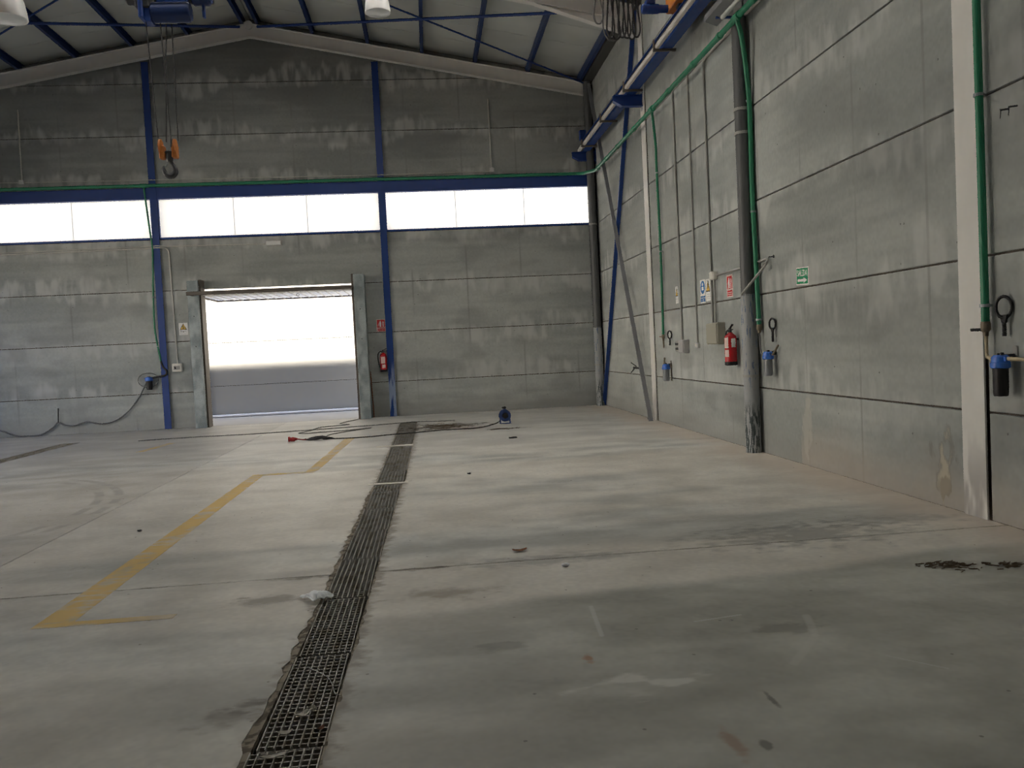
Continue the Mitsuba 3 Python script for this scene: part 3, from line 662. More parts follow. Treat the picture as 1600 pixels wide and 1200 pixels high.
t, e = drop([(PX, 14.52, PZ - .03), (4.13, 14.72, 5.30), (W - .06, 14.93, 4.95), (W - .05, 14.97, 4.5), (W - .05, 14.93, 3.36), (W - .05, 14.95, 2.3), (W - .05, 14.98, 1.62)], .023, 'thin green air pipe dropping beside the slim white column', ((PX, 14.52, PZ), (0, 1, 0)), [clipr(14.97, 4.5), clipr(14.93, 3.1)])
part(t, 'valve_handle', cyl((W - .08, 14.98, 1.585), (W - .10, 15.05, 1.585), .008, 8), 'rust_pipe')
part(t, 'tail_pipe', cyl((W - .05, 14.98, 1.51), (W - .05, 14.97, 1.38), .014, 8), 'brass')
t, e = drop([(PX, 10.46, PZ - .03), (4.12, 10.49, 5.25), (4.19, 10.545, 4.80), (W - .05, 10.575, 4.35), (W - .05, 10.59, 3.35), (W - .05, 10.555, 2.53), (W - .05, 10.52, 1.66)], .031, 'green air pipe dropping beside the thick downpipe', ((PX, 10.46, PZ), (0, 1, 0)), [clipr(10.585, 4.5), clipr(10.58, 3.1), clipr(10.53, 1.72)])
part(t, 'tail_pipe', tube(fillet([(W - .05, 10.52, 1.56), (W - .05, 10.50, 1.30), (W - .09, 10.36, 1.28), (W - .10, 10.22, 1.30)], .06), .011, 8), 'cable_grey', smooth=40)
t, e = drop([(PX, 5.92, PZ - .03), (4.14, 6.02, 5.1), (W - .06, 6.09, 4.4), (W - .06, 6.09, 4.0), (W - .06, 6.08, 2.5), (W - .06, 6.075, 1.54)], .029, 'bright green air pipe dropping beside the broad white column nearest the camera', ((PX, 5.92, PZ), (0, 1, 0)), [clipr(6.09, 3.24, W - .06), clipr(6.08, 1.66, W - .06)])
part(t, 'valve_handle', cyl((W - .085, 6.09, 1.48), (W - .12, 6.16, 1.48), .012, 10), 'black_plastic')
part(t, 'tail_pipe', tube(fillet([(W - .06, 6.075, 1.44), (W - .06, 6.07, 1.27), (W - .10, 5.95, 1.255)], .04), .013, 10), 'tan_hose', smooth=40)
t = thing('air_drop_pipe', 'green air pipe dropping beside the blue column left of the doorway', 'pipe')
part(t, 'pipe', tube(smooth_pts([(-6.36, PY, BZ), (-6.34, D - .07, 5.3), (-6.29, D - .07, 4.6), (-6.26, D - .07, 4.2), (-6.31, D - .07, 3.2), (-6.33, D - .07, 2.4), (-6.28, D - .07, 1.9), (-6.24, D - .07, 1.60)], 5), .020, 10), 'green_pipe', smooth=40)
for z, x in ((3.1, -6.315), (1.95, -6.285)): part(t, 'clip', bx(x - .03, x + .03, D - .09, D, z - .012, z + .012), 'galvanised')
part(t, 'tee', lathe([(.03, -.07), (.05, -.07), (.05, .07), (.03, .07)], (-6.36, PY, BZ + .01), (1, 0, 0), 14), 'green_fitting', smooth=40)
part(t, 'tail_hose', tube(smooth_pts([(-6.24, D - .07, 1.60), (-6.20, D - .07, 1.47), (-6.12, D - .08, 1.36), (-6.16, D - .09, 1.27), (-6.30, D - .1, 1.24), (-6.44, D - .1, 1.22)], 5), .022, 8), 'black_rubber', 'black hose tail', smooth=True)

def conduit(txt, pts, r=.013, rad=.07, m='conduit_grey', clips=()):
    t = thing('conduit', txt, 'conduit')
    part(t, 'tube', tube(fillet(pts, rad), r, 10), m, smooth=40)
    return t
xc = W - .022
conduit('grey conduit rising from the pair of grey socket boxes on the right wall', [(xc, 13.93, 1.50), (xc, 13.93, 3.9), (xc, 13.94, 5.64)], .018)
conduit('thin grey conduit rising from the small switch box on the right wall', [(xc, 13.13, 1.44), (xc, 13.13, 3.6), (xc, 13.12, 5.66)], .014)
conduit('grey conduit rising from the olive box and bending along the right wall', [(xc, 12.36, 1.72), (xc, 12.36, 5.60), (xc, 9.5, 5.60)], .019, .12)
conduit('short grey conduit between the junction box and the olive box', [(xc - .01, 12.21, 1.72), (xc - .01, 12.21, 2.40)], .017)
conduit('grey conduit running from the junction box to behind the thick downpipe', [(xc, 12.15, 2.43), (xc, 10.85, 2.435)], .016)
conduit('bent grey conduit hooked around the thick downpipe', [(W - .02, 10.86, 2.45), (W - .03, 10.22, 2.465), (W - .07, 10.16, 2.40), (4.045, 10.62, 2.055)], .016, .10)
solid('wall_hook', cat([cyl((W, 10.10, 2.475), (W - .06, 10.13, 2.475), .006, 6), lathe([(0, 0), (.02, 0), (.02, .006), (0, .006)], (W, 10.10, 2.475), (-1, 0, 0), 10)]), 'dark_steel', 'small dark hook holding the bent conduit on the right wall', 'hook')
yb = D - .02
conduit('grey conduit along the top of the left strip window up to the right junction box', [(XL + .1, yb - .03, 5.87), (-7.0, yb - .03, 5.82), (-6.0, yb - .07, 5.81), (-1.2, yb - .07, 5.775), (1.72, yb, 5.80)], .010, m='conduit_light')
conduit('upright grey conduit above the left junction box on the back wall', [(-9.065, yb, 5.90), (-9.05, yb, 7.50)], .016, m='conduit_light')
conduit('upright grey conduit above the right junction box on the back wall', [(1.76, yb, 5.86), (1.754, yb, 7.53)], .016, m='conduit_light')
conduit('grey conduit under the left strip window leading to the emergency light', [(XL + .1, yb, 4.235), (-6.4, yb, 4.285), (-6.18, yb - .07, 4.29), (-5.9, yb, 4.275), (-3.66, yb, 4.25)], .012, .1, m='conduit_light')
conduit('grey conduit under the left strip window bending down to the door switch', [(XL + .1, yb, 4.195), (-6.4, yb, 4.24), (-6.18, yb - .07, 4.25), (-5.91, yb, 4.235), (-5.875, yb, 1.50)], .015, .16, m='conduit_light')

def ebox(base, txt, category, x0, x1, y0, y1, z0, z1, m, lid=None):
    t = thing(base, txt, category)
    part(t, 'case', bx(x0, x1, y0, y1, z0, z1, .008), m)
    return t
t = ebox('socket_box', 'grey socket box with dark sockets, left of the pair on the right wall', 'socket box', W - .08, W, 13.95, 14.17, 1.31, 1.50, 'conduit_grey')
for z in (1.36, 1.44):
    for y in (14.01, 14.10): part(t, 'socket', lathe([(0, 0), (.022, 0), (.022, .01), (0, .012)], (W - .08, y, z), (-1, 0, 0), 12), 'black_plastic')
t = ebox('junction_box', 'plain grey box, right of the pair on the right wall', 'junction box', W - .10, W, 13.62, 13.90, 1.29, 1.51, 'box_mid')
part(t, 'lid', bx(W - .112, W - .10, 13.635, 13.885, 1.305, 1.495, .004), 'box_mid')
t = ebox('switch_box', 'small grey switch box under the thin conduit on the right wall', 'switch', W - .05, W, 13.06, 13.20, 1.37, 1.45, 'box_grey')
part(t, 'rocker', bx(W - .056, W - .05, 13.10, 13.16, 1.39, 1.43, .002), 'ivory')
t = ebox('distribution_box', 'olive grey electrical box left of the fire extinguisher on the right wall', 'electrical box', W - .12, W, 11.90, 12.38, 1.42, 1.735, 'box_olive')
part(t, 'door', bx(W - .132, W - .12, 11.915, 12.365, 1.435, 1.72, .004), 'box_olive')
t = ebox('junction_box', 'pale junction box on the conduits above the olive box', 'junction box', W - .07, W - .003, 12.13, 12.30, 2.37, 2.49, 'ivory')
part(t, 'lid', bx(W - .078, W - .07, 12.14, 12.29, 2.38, 2.48, .003), 'ivory')
for x, z, txt in ((-9.07, 5.85, 'small grey junction box on the back wall above the left strip window'), (1.765, 5.83, 'small grey junction box on the back wall above the right strip window')):
    t = ebox('junction_box', txt, 'junction box', x - .06, x + .06, D - .06, D, z - .055, z + .055, 'box_grey')
    part(t, 'lid', bx(x - .052, x + .052, D - .068, D - .06, z - .047, z + .047, .003), 'box_grey')
t = ebox('door_switch', 'ivory control box with a dark window left of the doorway', 'control box', -5.995, -5.775, D - .08, D, 1.335, 1.53, 'ivory')
part(t, 'cover', bx(-5.975, -5.795, D - .088, D - .08, 1.355, 1.51, .003), 'ivory')
part(t, 'display', bx(-5.955, -5.815, D - .092, D - .088, 1.385, 1.475), 'conduit_grey')
part(t, 'button', bx(-5.94, -5.90, D - .10, D - .092, 1.405, 1.455, .003), 'black_plastic')
t = ebox('emergency_light', 'white emergency light under the middle strip window', 'light', -3.68, -3.31, D - .08, D, 4.20, 4.32, 'box_grey')
part(t, 'diffuser', bx(-3.66, -3.33, D - .095, D - .08, 4.215, 4.305, .006), 'lamp_white')
t = thing('wall_lamp', 'long grey wall lamp with a white tube beside the green pipe', 'lamp')
part(t, 'housing', prism(Polygon([(3.93, 5.76), (4.10, 5.70), (4.10, 5.78), (3.93, 5.84)]), 3.0, (0, 11.30, 0), (1, 0, 0), (0, 0, 1)), 'brace_grey')
part(t, 'tube', cyl((4.05, 8.8, 5.685), (4.05, 10.95, 5.685), .03, 14), 'lamp_white', smooth=40)
for y in (11.05, 8.9): part(t, 'wall_arm', bx(4.0, W, y - .02, y + .02, 5.71, 5.735), 'blue_paint')

# ================================================================== SIGNS
def sign_r(txt, y0, y1, z0, z1, m='white_print', tilt=0.0):
    """A plate on the right wall; returns (key, placer): placer(poly in 0..1 x 0..1 units of the plate, material, layer)."""
    k = thing('wall_sign', txt, 'sign'); w, hh = y1 - y0, z1 - z0; c, s = math.cos(tilt), math.sin(tilt)
    X, Y = np.array([0, -c, -s]), np.array([0, -s, c]); X = np.array([0, -c, s]); Y = np.array([0, s, c])
    o = np.array([W - .0005, y1, z0])
    def add(base, poly, mat, layer=1, label=None):
        P = shapely.affinity.scale(poly, w, hh, origin=(0, 0))
        part(k, base, prism(P, -.0 + .002 if layer == 0 else .0015, o + np.array([-(.002 + .0015 * (layer - 1)) if layer else 0, 0, 0]), X, Y), mat, label)
    add('plate', sbox(0, 0, 1, 1), m, 0)
    return k, add, (o, X, Y, w, hh)
def sign_b(txt, x0, x1, z0, z1, m='white_print'):
    k = thing('wall_sign', txt, 'sign'); w, hh = x1 - x0, z1 - z0; o = np.array([x0, D - .0005, z0]); X, Y = np.array([1., 0, 0]), np.array([0, 0, 1.])
    def add(base, poly, mat, layer=1, label=None):
        P = shapely.affinity.scale(poly, w, hh, origin=(0, 0))
        part(k, base, prism(P, .002 if layer == 0 else .0015, o + np.array([0, -(.002 + .0015 * (layer - 1)) if layer else 0, 0]), X, Y), mat, label)
    add('plate', sbox(0, 0, 1, 1), m, 0)
    return k, add, (o, X, Y, w, hh)
import shapely.affinity
def bars(add, rows, x0, x1, mat, h=.03, layer=1):
    for r in rows: add('text_line', sbox(x0, r - h / 2, x1, r + h / 2), mat, layer)
TRI = Polygon([(.08, .42), (.92, .42), (.5, .95)])
def warning(add, mark, y0=0.0):
    add('triangle', TRI, 'black_print', 1)
    add('triangle_face', TRI.buffer(-.045, join_style=2), 'yellow_sign', 2)
    add('symbol', mark, 'black_print', 3)
BOLT = Polygon([(.53, .84), (.42, .63), (.50, .63), (.45, .47), (.60, .68), (.52, .68), (.58, .84)])
MANPIC = shapely.union_all([rect(.10, .16, .47, .58), rect(.05, .2, .57, .56), shapely.Point(.49, .72).buffer(.05)])
EXT_PIC = shapely.union_all([rect(.20, .38, .44, .60), rect(.12, .08, .44, .82), Polygon([(.30, .72), (.22, .62), (.19, .42), (.24, .42), (.27, .60), (.32, .68)])])
FLAME = shapely.union_all([rect(.10, .44, .74, .60)])
k, add, _ = sign_b('white sign with a yellow warning triangle left of the doorway', -5.80, -5.60, 2.195, 2.475)
warning(add, MANPIC); bars(add, (.28,), .18, .82, 'black_print', .045); bars(add, (.10,), .1, .9, 'box_grey', .03)
k, add, _ = sign_b('red fire extinguisher sign on the back wall right of the doorway', -1.20, -.985, 2.05, 2.355, 'pink_print')
add('panel', sbox(.08, .34, .94, .95), 'red_sign', 1); add('panel', sbox(.12, .05, .94, .28), 'red_sign', 1)
add('pictogram', EXT_PIC, 'white_print', 2); add('pictogram', FLAME, 'white_print', 2); bars(add, (.165,), .16, .9, 'pink_print', .035, 2)
k, add, _ = sign_r('narrow white sign with a yellow warning triangle beside the leftmost conduit on the right wall', 14.13, 14.28, 2.13, 2.42)
warning(add, BOLT); bars(add, (.25, .12), .15, .85, 'box_grey', .04)
k, add, _ = sign_r('white and blue mandatory sign with a round blue emblem on the right wall', 12.71, 12.95, 2.06, 2.42)
disc = shapely.affinity.scale(shapely.Point(.5, .67).buffer(.42), 1, .66)
add('disc', disc, 'blue_sign', 1); add('pictogram', shapely.union_all([shapely.affinity.scale(shapely.Point(.5, .80).buffer(.10), 1, .7), rect(.20, .16, .5, .62), rect(.07, .13, .33, .62), rect(.07, .13, .67, .62)]), 'white_print', 2)
add('caption', sbox(.06, .05, .94, .30), 'blue_sign', 1); bars(add, (.22,), .14, .86, 'white_print', .03, 2)
for xq in (.2, .42, .62): add('caption_mark', Polygon([(xq, .17), (xq + .05, .17), (xq + .10, .09), (xq + .05, .09)]), 'white_print', 2)
k, add, _ = sign_r('white sign with a yellow warning triangle right of the blue emblem sign', 12.47, 12.685, 2.08, 2.41)
warning(add, BOLT); bars(add, (.30, .20, .10), .15, .85, 'box_grey', .035)
k, add, _ = sign_r('red fire extinguisher sign on the right wall above the extinguisher', 11.53, 11.78, 2.075, 2.39, 'pink_print')
add('panel', sbox(.11, .38, .89, .94), 'red_sign', 1); add('panel', sbox(.11, .06, .89, .31), 'red_sign', 1)
add('pictogram', EXT_PIC, 'white_print', 2); add('pictogram', FLAME, 'white_print', 2); bars(add, (.215, .13), .13, .87, 'pink_print', .035, 2)
k, add, (o, X, Y, w, hh) = sign_r('green and white exit sign reading SALIDA with an arrow on the right wall', 9.17, 9.49, 2.075, 2.275, 'white_print', math.radians(-2.5))
add('panel', sbox(.05, .06, .95, .94), 'green_sign', 1)
add('arrow', shapely.union_all([sbox(.14, .19, .66, .33), Polygon([(.62, .10), (.62, .42), (.90, .26)])]), 'white_print', 2, 'white arrow')
tm = meshkit.text_mesh('SALIDA', 1.0, .05, bold=True); b = tm.bounds
tm.apply_translation([-b[0][0], -b[0][1], 0]); sx, sy = .80 * w / (b[1][0] - b[0][0]), .36 * hh / (b[1][1] - b[0][1]); tm.apply_scale([sx, sy, .03])
part(k, 'lettering', frame_xf(tm, o + X * w * .10 + Y * hh * .50 + np.array([-.0035, 0, 0]), X, Y, np.cross(X, Y)), 'white_print', 'white word SALIDA')

# ================================================================== FIRE EXTINGUISHERS
def extinguisher(o, out, txt, hose_side):
    """o: centre of the foot; out: unit vector away from the wall."""
    t = thing('fire_extinguisher', txt, 'fire extinguisher'); o = np.array(o, float); out = np.array(out, float); sd = np.cross([0, 0, 1.0], out) * hose_side; R = .082
    P = lambda a, b, z: o + out * a + sd * b + np.array([0, 0, z])
    part(t, 'cylinder', lathe([(0, .03), (R - .004, .03), (R, .045), (R, .37), (R * .93, .405), (R * .6, .432), (.03, .442), (.03, .455), (0, .455)], o, sides=32), 'red_paint', smooth=35)
    part(t, 'base_ring', lathe([(0, 0), (R - .002, 0), (R + .003, .008), (R + .003, .05), (R, .052), (0, .052)], o, sides=32), 'black_plastic', smooth=35)
    part(t, 'valve', cat([lathe([(0, 0), (.024, 0), (.024, .03), (.016, .04), (.016, .06), (0, .06)], P(0, 0, .452), sides=14), lathe([(0, 0), (.017, 0), (.017, .02), (0, .02)], P(.016, 0, .475), out, 14)]), 'dark_steel', smooth=35)
    part(t, 'handle', cat([beam(rect(.024, .012), P(0, .025, .505), P(0, -.10, .560), (0, 0, 1)), beam(rect(.024, .012), P(0, .02, .485), P(0, -.095, .492), (0, 0, 1))]), 'black_plastic')
    part(t, 'hose', tube(smooth_pts([P(0, .02, .475), P(.01, .065, .485), P(.02, .115, .43), P(.02, .125, .32), P(.015, .105, .18), P(.01, .088, .10)], 6), .0105, 8), 'black_rubber', smooth=True)
    part(t, 'wall_bracket', beam(rect(.05, .03), P(-R + .01, 0, .36), P(-R - .025, 0, .36), (0, 0, 1)), 'dark_steel')
    return t, P, R
def wrap(o, ang0, ang1, z0, z1, R):
    a = np.linspace(ang0, ang1, 12); V = [(o[0] + R * math.cos(t), o[1] + R * math.sin(t), o[2] + z) for z in (z0, z1) for t in a]
    F = []
    for i in range(11): F += [[i, i + 1, 12 + i + 1], [i, 12 + i + 1, 12 + i]]
    return trimesh.Trimesh(V, F, process=False)
o = (W - .108, 11.42, 1.125)
t, P, R = extinguisher(o, (-1, 0, 0), 'red fire extinguisher hanging on the right wall left of the thick downpipe', -1)
fa = math.atan2(-11.42, -4.16)          # towards the room
part(t, 'paper_tag', wrap(o, fa + .15, fa + .95, .25, .37, R + .0015), 'white_print', 'white inspection tag')
part(t, 'print_label', wrap(o, fa - 1.25, fa - .35, .24, .385, R + .0012), 'pink_print', 'pale printed label')
part(t, 'print_label', wrap(o, fa - 1.2, fa - .3, .12, .215, R + .0012), 'pink_print')
o = (-1.075, D - .108, 1.09)
t, P, R = extinguisher(o, (0, -1, 0), 'red fire extinguisher hanging on the back wall right of the doorway', -1)
part(t, 'print_label', wrap(o, -math.pi / 2 - .75, -math.pi / 2 + .55, .20, .36, R + .0012), 'pink_print', 'pale printed label')
part(t, 'print_label', wrap(o, -math.pi / 2 - .35, -math.pi / 2 + .65, .09, .175, R + .0012), 'pink_print')

# ================================================================== WATER/AIR FILTERS AND WRENCHES
def air_filter(o, out, txt, bowl, R=.058):
    """o: centre of the top of the head."""
    t = thing('air_filter', txt, 'filter'); o = np.array(o, float); out = np.array(out, float); sd = np.cross([0, 0, 1.0], out)
    part(t, 'head', cat([lathe([(0, 0), (R * .75, 0), (R * 1.02, -.015), (R * 1.05, -.05), (R * 1.17, -.055), (R * 1.17, -.09), (R * 1.0, -.096), (0, -.096)], o, sides=28)] +
                        [beam(rect(.03, .03), o + sd * s * R * .8 - np.array([0, 0, .028]), o + sd * s * (R + .022) - np.array([0, 0, .028]), (0, 0, 1)) for s in (-1, 1)]), 'filter_blue', 'bright blue filter head', smooth=35)
    part(t, 'bowl', lathe([(R * .92, -.094), (R * .92, -.10), (R * .90, -.27), (R * .86, -.285), (R * .82, -.30), (0, -.302)], o, sides=28), bowl, 'black filter bowl' if bowl == 'black_plastic' else 'smoky clear filter bowl', smooth=35)
    part(t, 'vent_cap', cat([lathe([(0, 0), (.012, 0), (.012, .018), (0, .02)], o + sd * .02, sides=12), lathe([(0, 0), (.010, 0), (.010, .012), (0, .014)], o - sd * .02, sides=12)]), 'black_plastic')
    part(t, 'wall_plate', cat([beam(rect(.06, .05), o - out * (R * .8) - np.array([0, 0, .02]), o - out * (.098) - np.array([0, 0, .02]), (0, 0, 1))]), 'dark_steel')
    return t, sd
t, sd = air_filter((W - .10, 14.70, 1.095), (-1, 0, 0), 'small blue wall filter under the thin green pipe on the right wall', 'filter_clear', .062)
part(t, 'pipe_stub', cyl((W - .09, 14.86, 1.06), (W - .06, 14.92, 1.20), .016, 8), 'brass')
part(t, 'pipe_stub', cyl((W - .05, 14.56, 1.15), (W - .05, 14.56, .80), .012, 8), 'brown_steel')
t, sd = air_filter((W - .10, 10.15, 1.315), (-1, 0, 0), 'blue wall filter with a clear bowl right of the thick downpipe', 'filter_clear')
part(t, 'pipe_stub', cat([cyl((W - .08, 10.06, 1.27), (W - .03, 9.99, 1.39), .013, 8)]), 'brass')
t, sd = air_filter((W - .105, 5.855, 1.288), (-1, 0, 0), 'blue wall filter with a black bowl right of the broad white column', 'black_plastic', .058)
part(t, 'outlet_hose', tube(smooth_pts([(W - .10, 5.79, 1.262), (W - .10, 5.6, 1.257), (W - .09, 5.2, 1.24), (W - .08, 4.4, 1.2)], 5), .014, 10), 'tan_hose', 'tan outlet hose', smooth=True)
part(t, 'mount_strap', bx(W - .012, W - .001, 5.80, 5.85, 1.28, 1.35, .003), 'conduit_grey')
t, sd = air_filter((-6.525, D - .10, 1.245), (0, -1, 0), 'blue wall filter with a dark bowl left of the blue column by the doorway', 'black_plastic', .076)
part(t, 'coil_hose', cat([ring((-6.56, D - .04, 1.17), .235, .009, (1, 0, 0), (0, 0, 1), 8, 40, .72)]), 'cable_grey', 'coiled grey hose', smooth=True)

def wrench(y, z0, z1, txt, k=1.0):
    t = thing('filter_wrench', txt, 'wrench'); x = W - .042
    hgt = z1 - z0; Rr = .047 * k
    part(t, 'ring', ring((x, y, z1 - Rr * 1.55), Rr, .0115, (-.50, .866, 0), (0, 0, 1), 10, 32, 1.4), 'black_plastic', smooth=True)
    part(t, 'neck', prism(Polygon([(y - .040, z1 - Rr * 2.55), (y + .040, z1 - Rr * 2.55), (y + .018, z1 - Rr * 3.6), (y - .018, z1 - Rr * 3.6)]), .018, (x - .009, 0, 0), (0, 1, 0), (0, 0, 1)), 'black_plastic')
    hz = np.linspace(z1 - Rr * 3.4, z0, 14); 
    part(t, 'handle', lathe([(0, 0)] + [(.013 + (.003 if i % 2 else 0), -(hz[0] - h)) for i, h in enumerate(hz)] + [(0, z0 - hz[0])], (x, y, hz[0]), sides=14), 'black_plastic', 'ribbed handle')
wrench(14.60, 1.42, 1.68, 'black ring wrench hanging above the small filter by the thin green pipe')
wrench(10.12, 1.43, 1.725, 'black ring wrench hanging above the clear bowl filter by the downpipe')
wrench(5.89, 1.425, 1.725, 'black ring wrench hanging above the black bowl filter, nearest the camera', 1.2)

t = thing('standpipe', 'thin black standpipe with a small tap leaning beside the grey brace', 'tap')
part(t, 'pipe', tube(smooth_pts([(W - .08, 16.15, 0), (W - .07, 16.22, .3), (W - .08, 16.38, .75), (W - .10, 16.55, .96)], 6), .018, 8), 'dark_steel', smooth=True)
part(t, 'tap', cat([cyl((W - .10, 16.53, .985), (W - .20, 16.68, 1.0), .022, 8), cyl((W - .18, 16.66, 1.0), (W - .24, 16.74, .90), .012, 8), cyl((W - .16, 16.62, 1.02), (W - .24, 16.72, 1.10), .010, 8)]), 'dark_steel')
for y, z, wh in ((5.84, 3.066, 'left'), (5.752, 3.064, 'right')):
    solid('wall_anchor', cat([cyl((W, y, z), (W - .05, y + .03, z), .007, 6), cyl((W - .045, y + .027, z), (W - .05, y + .03, z - .06), .003, 6)]), 'dark_steel', f'{wh} of two dark anchor bolts in the panel by the near green pipe', 'bolt', 'anchor bolts on the nearest right wall panel')

# ================================================================== DRAIN GRATES
def grate(x0, x1, y0, y1, txt, group, nb, detail=True):
    t = thing('drain_grate', txt, 'grate', group)
    part(t, 'frame', cat([bx(x0, x0 + .005, y0, y1, -.03, -.001), bx(x1 - .005, x1, y0, y1, -.03, -.001), bx(x0, x1, y0, y0 + .005, -.03, -.010), bx(x0, x1, y1 - .005, y1, -.03, -.010)]), 'grate_steel')
    for i in range(1, nb): 
        x = x0 + (x1 - x0) * i / nb
        part(t, 'bar', bx(x - .0023, x + .0023, y0 + .005, y1 - .005, -.03, -.001), 'grate_steel')
    m = int(round((y1 - y0) / .045))
    part(t, 'cross_rods', cat([bx(x0 + .005, x1 - .005, y0 + (y1 - y0) * j / m - .004, y0 + (y1 - y0) * j / m + .004, -.030, -.009) for j in range(1, m)]), 'grate_steel', kind='stuff')
    return t
NTH = ['nearest', 'second', 'third', 'fourth', 'fifth', 'sixth', 'seventh', 'eighth', 'ninth', 'tenth', 'eleventh', 'twelfth', 'thirteenth', 'fourteenth', 'fifteenth', 'sixteenth', 'seventeenth', 'eighteenth']
for i, (a, b) in enumerate(GRATES):
    sx = .006 * math.sin(i * 2.1); ea, eb = drain_edge(a), drain_edge(b)
    grate(max(ea[0], eb[0]) + .003 + sx * .5, min(ea[1], eb[1]) - .003 + sx * .5, a + .004, b - .004, f'rusty steel drain grate, {NTH[i]} from the camera in the floor channel', None, 8)
solid('drain_strip', bx(DX0 + .02, DX1 + .03, 9.952, 10.03, -.02, .006, .004), 'plank_pale', 'pale strip lying across the drain beyond the white rag', 'strip')
solid('drain_strip', bx(DX0 - .12, DX1 + .02, 13.95, 14.09, -.02, .008, .004), 'plank_pale', 'pale strip lying across the far part of the drain', 'strip')
for i, (a, b) in enumerate([(14.4, 15.6), (15.6, 16.9), (16.9, 18.2)]):
    grate(EX0 + .02, EX1 - .02, a + .004, b - .004, f'dark drain grate by the left picture edge, {["nearest", "middle", "farthest"][i]} of its row', None, 6)

# ================================================================== FLOOR PAINT
def stripe(poly, txt): solid('painted_line', prism(poly, .0012, (0, 0, .0002)), 'yellow_paint', txt, 'floor marking')
stripe(Polygon([(-2.415, 5.20), (-2.20, 5.20), (-2.235, 11.36), (-2.39, 11.36)]), 'long worn yellow line painted on the floor left of the drain')
stripe(Polygon([(-2.20, 5.20), (-1.60, 5.20), (-1.60, 5.29), (-2.20, 5.29)]), 'short fading yellow line at the near end of the long yellow line')
stripe(Polygon([(-2.39, 11.365), (-1.57, 11.365), (-1.57, 11.50), (-2.39, 11.50)]), 'short yellow crossbar at the far end of the long yellow line')
stripe(Polygon([(-1.70, 11.505), (-1.55, 11.505), (-1.42, 15.75), (-1.60, 15.75)]), 'worn yellow line leading on towards the doorway')
stripe(Polygon([(-5.22, 15.5), (-5.08, 15.5), (-4.92, 16.9), (-5.06, 16.9)]), 'faint yellow line left of the doorway')

# ================================================================== THINGS ON THE FLOOR
t = thing('cable_reel', 'dark blue cable reel standing on the floor by the back wall', 'cable reel')
rx, ry, rr_, rz = 1.47, 17.0, .118, .165
for dy in (-.07, .055): part(t, 'flange', lathe([(0, 0), (.045, 0), (.05, .008), (rr_ - .012, .008), (rr_, .003), (rr_, .012), (rr_ - .006, .016), (0, .016)], (rx, ry + dy, rz), (0, 1, 0), 32), 'reel_blue', smooth=35)
part(t, 'cable_winding', lathe([(.04, -.054), (.092, -.054), (.096, -.02), (.092, .015), (.096, .054), (.04, .054)], (rx, ry, rz), (0, 1, 0), 28), 'black_rubber', smooth=35)
part(t, 'socket_plate', lathe([(0, 0), (.052, 0), (.055, -.012), (.02, -.018), (0, -.018)], (rx, ry - .07, rz), (0, 1, 0), 24), 'black_plastic', smooth=35)
part(t, 'stand', cat([tube(fillet([(rx - .10, ry - .10, .012), (rx - .085, ry - .09, rz), (rx, ry - .09, rz + .155), (rx + .085, ry - .09, rz), (rx + .10, ry - .10, .012)], .05), .008, 8), tube(fillet([(rx - .10, ry + .10, .012), (rx - .085, ry + .09, rz), (rx, ry + .09, rz + .155), (rx + .085, ry + .09, rz), (rx + .10, ry + .10, .012)], .05), .008, 8),
                      cyl((rx - .10, ry - .10, .012), (rx - .10, ry + .10, .012), .009, 8), cyl((rx + .10, ry - .10, .012), (rx + .10, ry + .10, .012), .009, 8), cyl((rx - .10, ry - .10, .012), (rx + .10, ry - .10, .012), .009, 8)]), 'reel_blue', smooth=40)
part(t, 'handle', cat([cyl((rx - .01, ry - .10, rz + .15), (rx - .01, ry + .10, rz + .15), .014, 10), bx(rx - .05, rx + .03, ry - .03, ry + .03, rz + .135, rz + .175, .012)]), 'black_plastic', 'black carrying grip')

def cable(txt, pts, r=.008, m='cable_grey', z=None):
    P = [(a, b, (r + .001) if len(c) == 0 else c[0]) for a, b, *c in pts]
    return solid('floor_cable', tube(smooth_pts(P, 6), r, 7), m, txt, 'cable', smooth=True)
cable('dark cable running from the reel across the drain to the red plug', [(1.37, 17.0, .06), (1.25, 16.95), (1.0, 16.45), (.72, 16.25), (.30, 16.3), (-.05, 16.2), (-.35, 16.05, .012), (-.8, 15.9, .012), (-1.3, 15.75), (-1.72, 15.8), (-2.0, 15.85)], .009, 'black_rubber')
cable('thin dark cable running along the doorway to the drain', [(-5.9, 17.75), (-4.8, 17.9), (-3.7, 17.85), (-2.4, 18.05), (-1.3, 18.3), (-.72, 18.45, .012), (-.3, 18.55, .012), (.1, 18.4), (.5, 18.35)], .008)
cable('dark cable trailing from the doorway casing in a zigzag', [(-1.72, 20.25), (-2.05, 19.3), (-1.8, 18.85), (-2.35, 18.6), (-2.5, 17.9), (-2.65, 17.3), (-2.1, 17.35), (-1.55, 17.5), (-1.25, 17.7), (-1.5, 17.4), (-1.85, 16.95), (-2.0, 16.5), (-1.95, 15.9)], .008)
random.seed(4)
cable('small heap of black cable beside the red plug', [(-2.35, 15.98), (-2.2, 15.8, .015), (-2.0, 15.9, .03), (-2.12, 16.1, .03), (-2.28, 16.0, .02), (-2.1, 15.75, .035), (-1.92, 15.85, .03), (-2.05, 16.05, .045), (-2.2, 15.92, .04), (-2.02, 15.8, .05), (-1.88, 15.92, .02), (-1.8, 15.82)], .013, 'black_rubber')
t = thing('cable_plug', 'red industrial plug lying on the floor before the doorway', 'plug')
part(t, 'body', lathe([(0, 0), (.026, 0), (.034, .015), (.039, .04), (.039, .09), (.030, .10), (.021, .14), (0, .14)], (-2.60, 15.80, .041), (1, .15, 0), 20), 'plug_red', smooth=35)
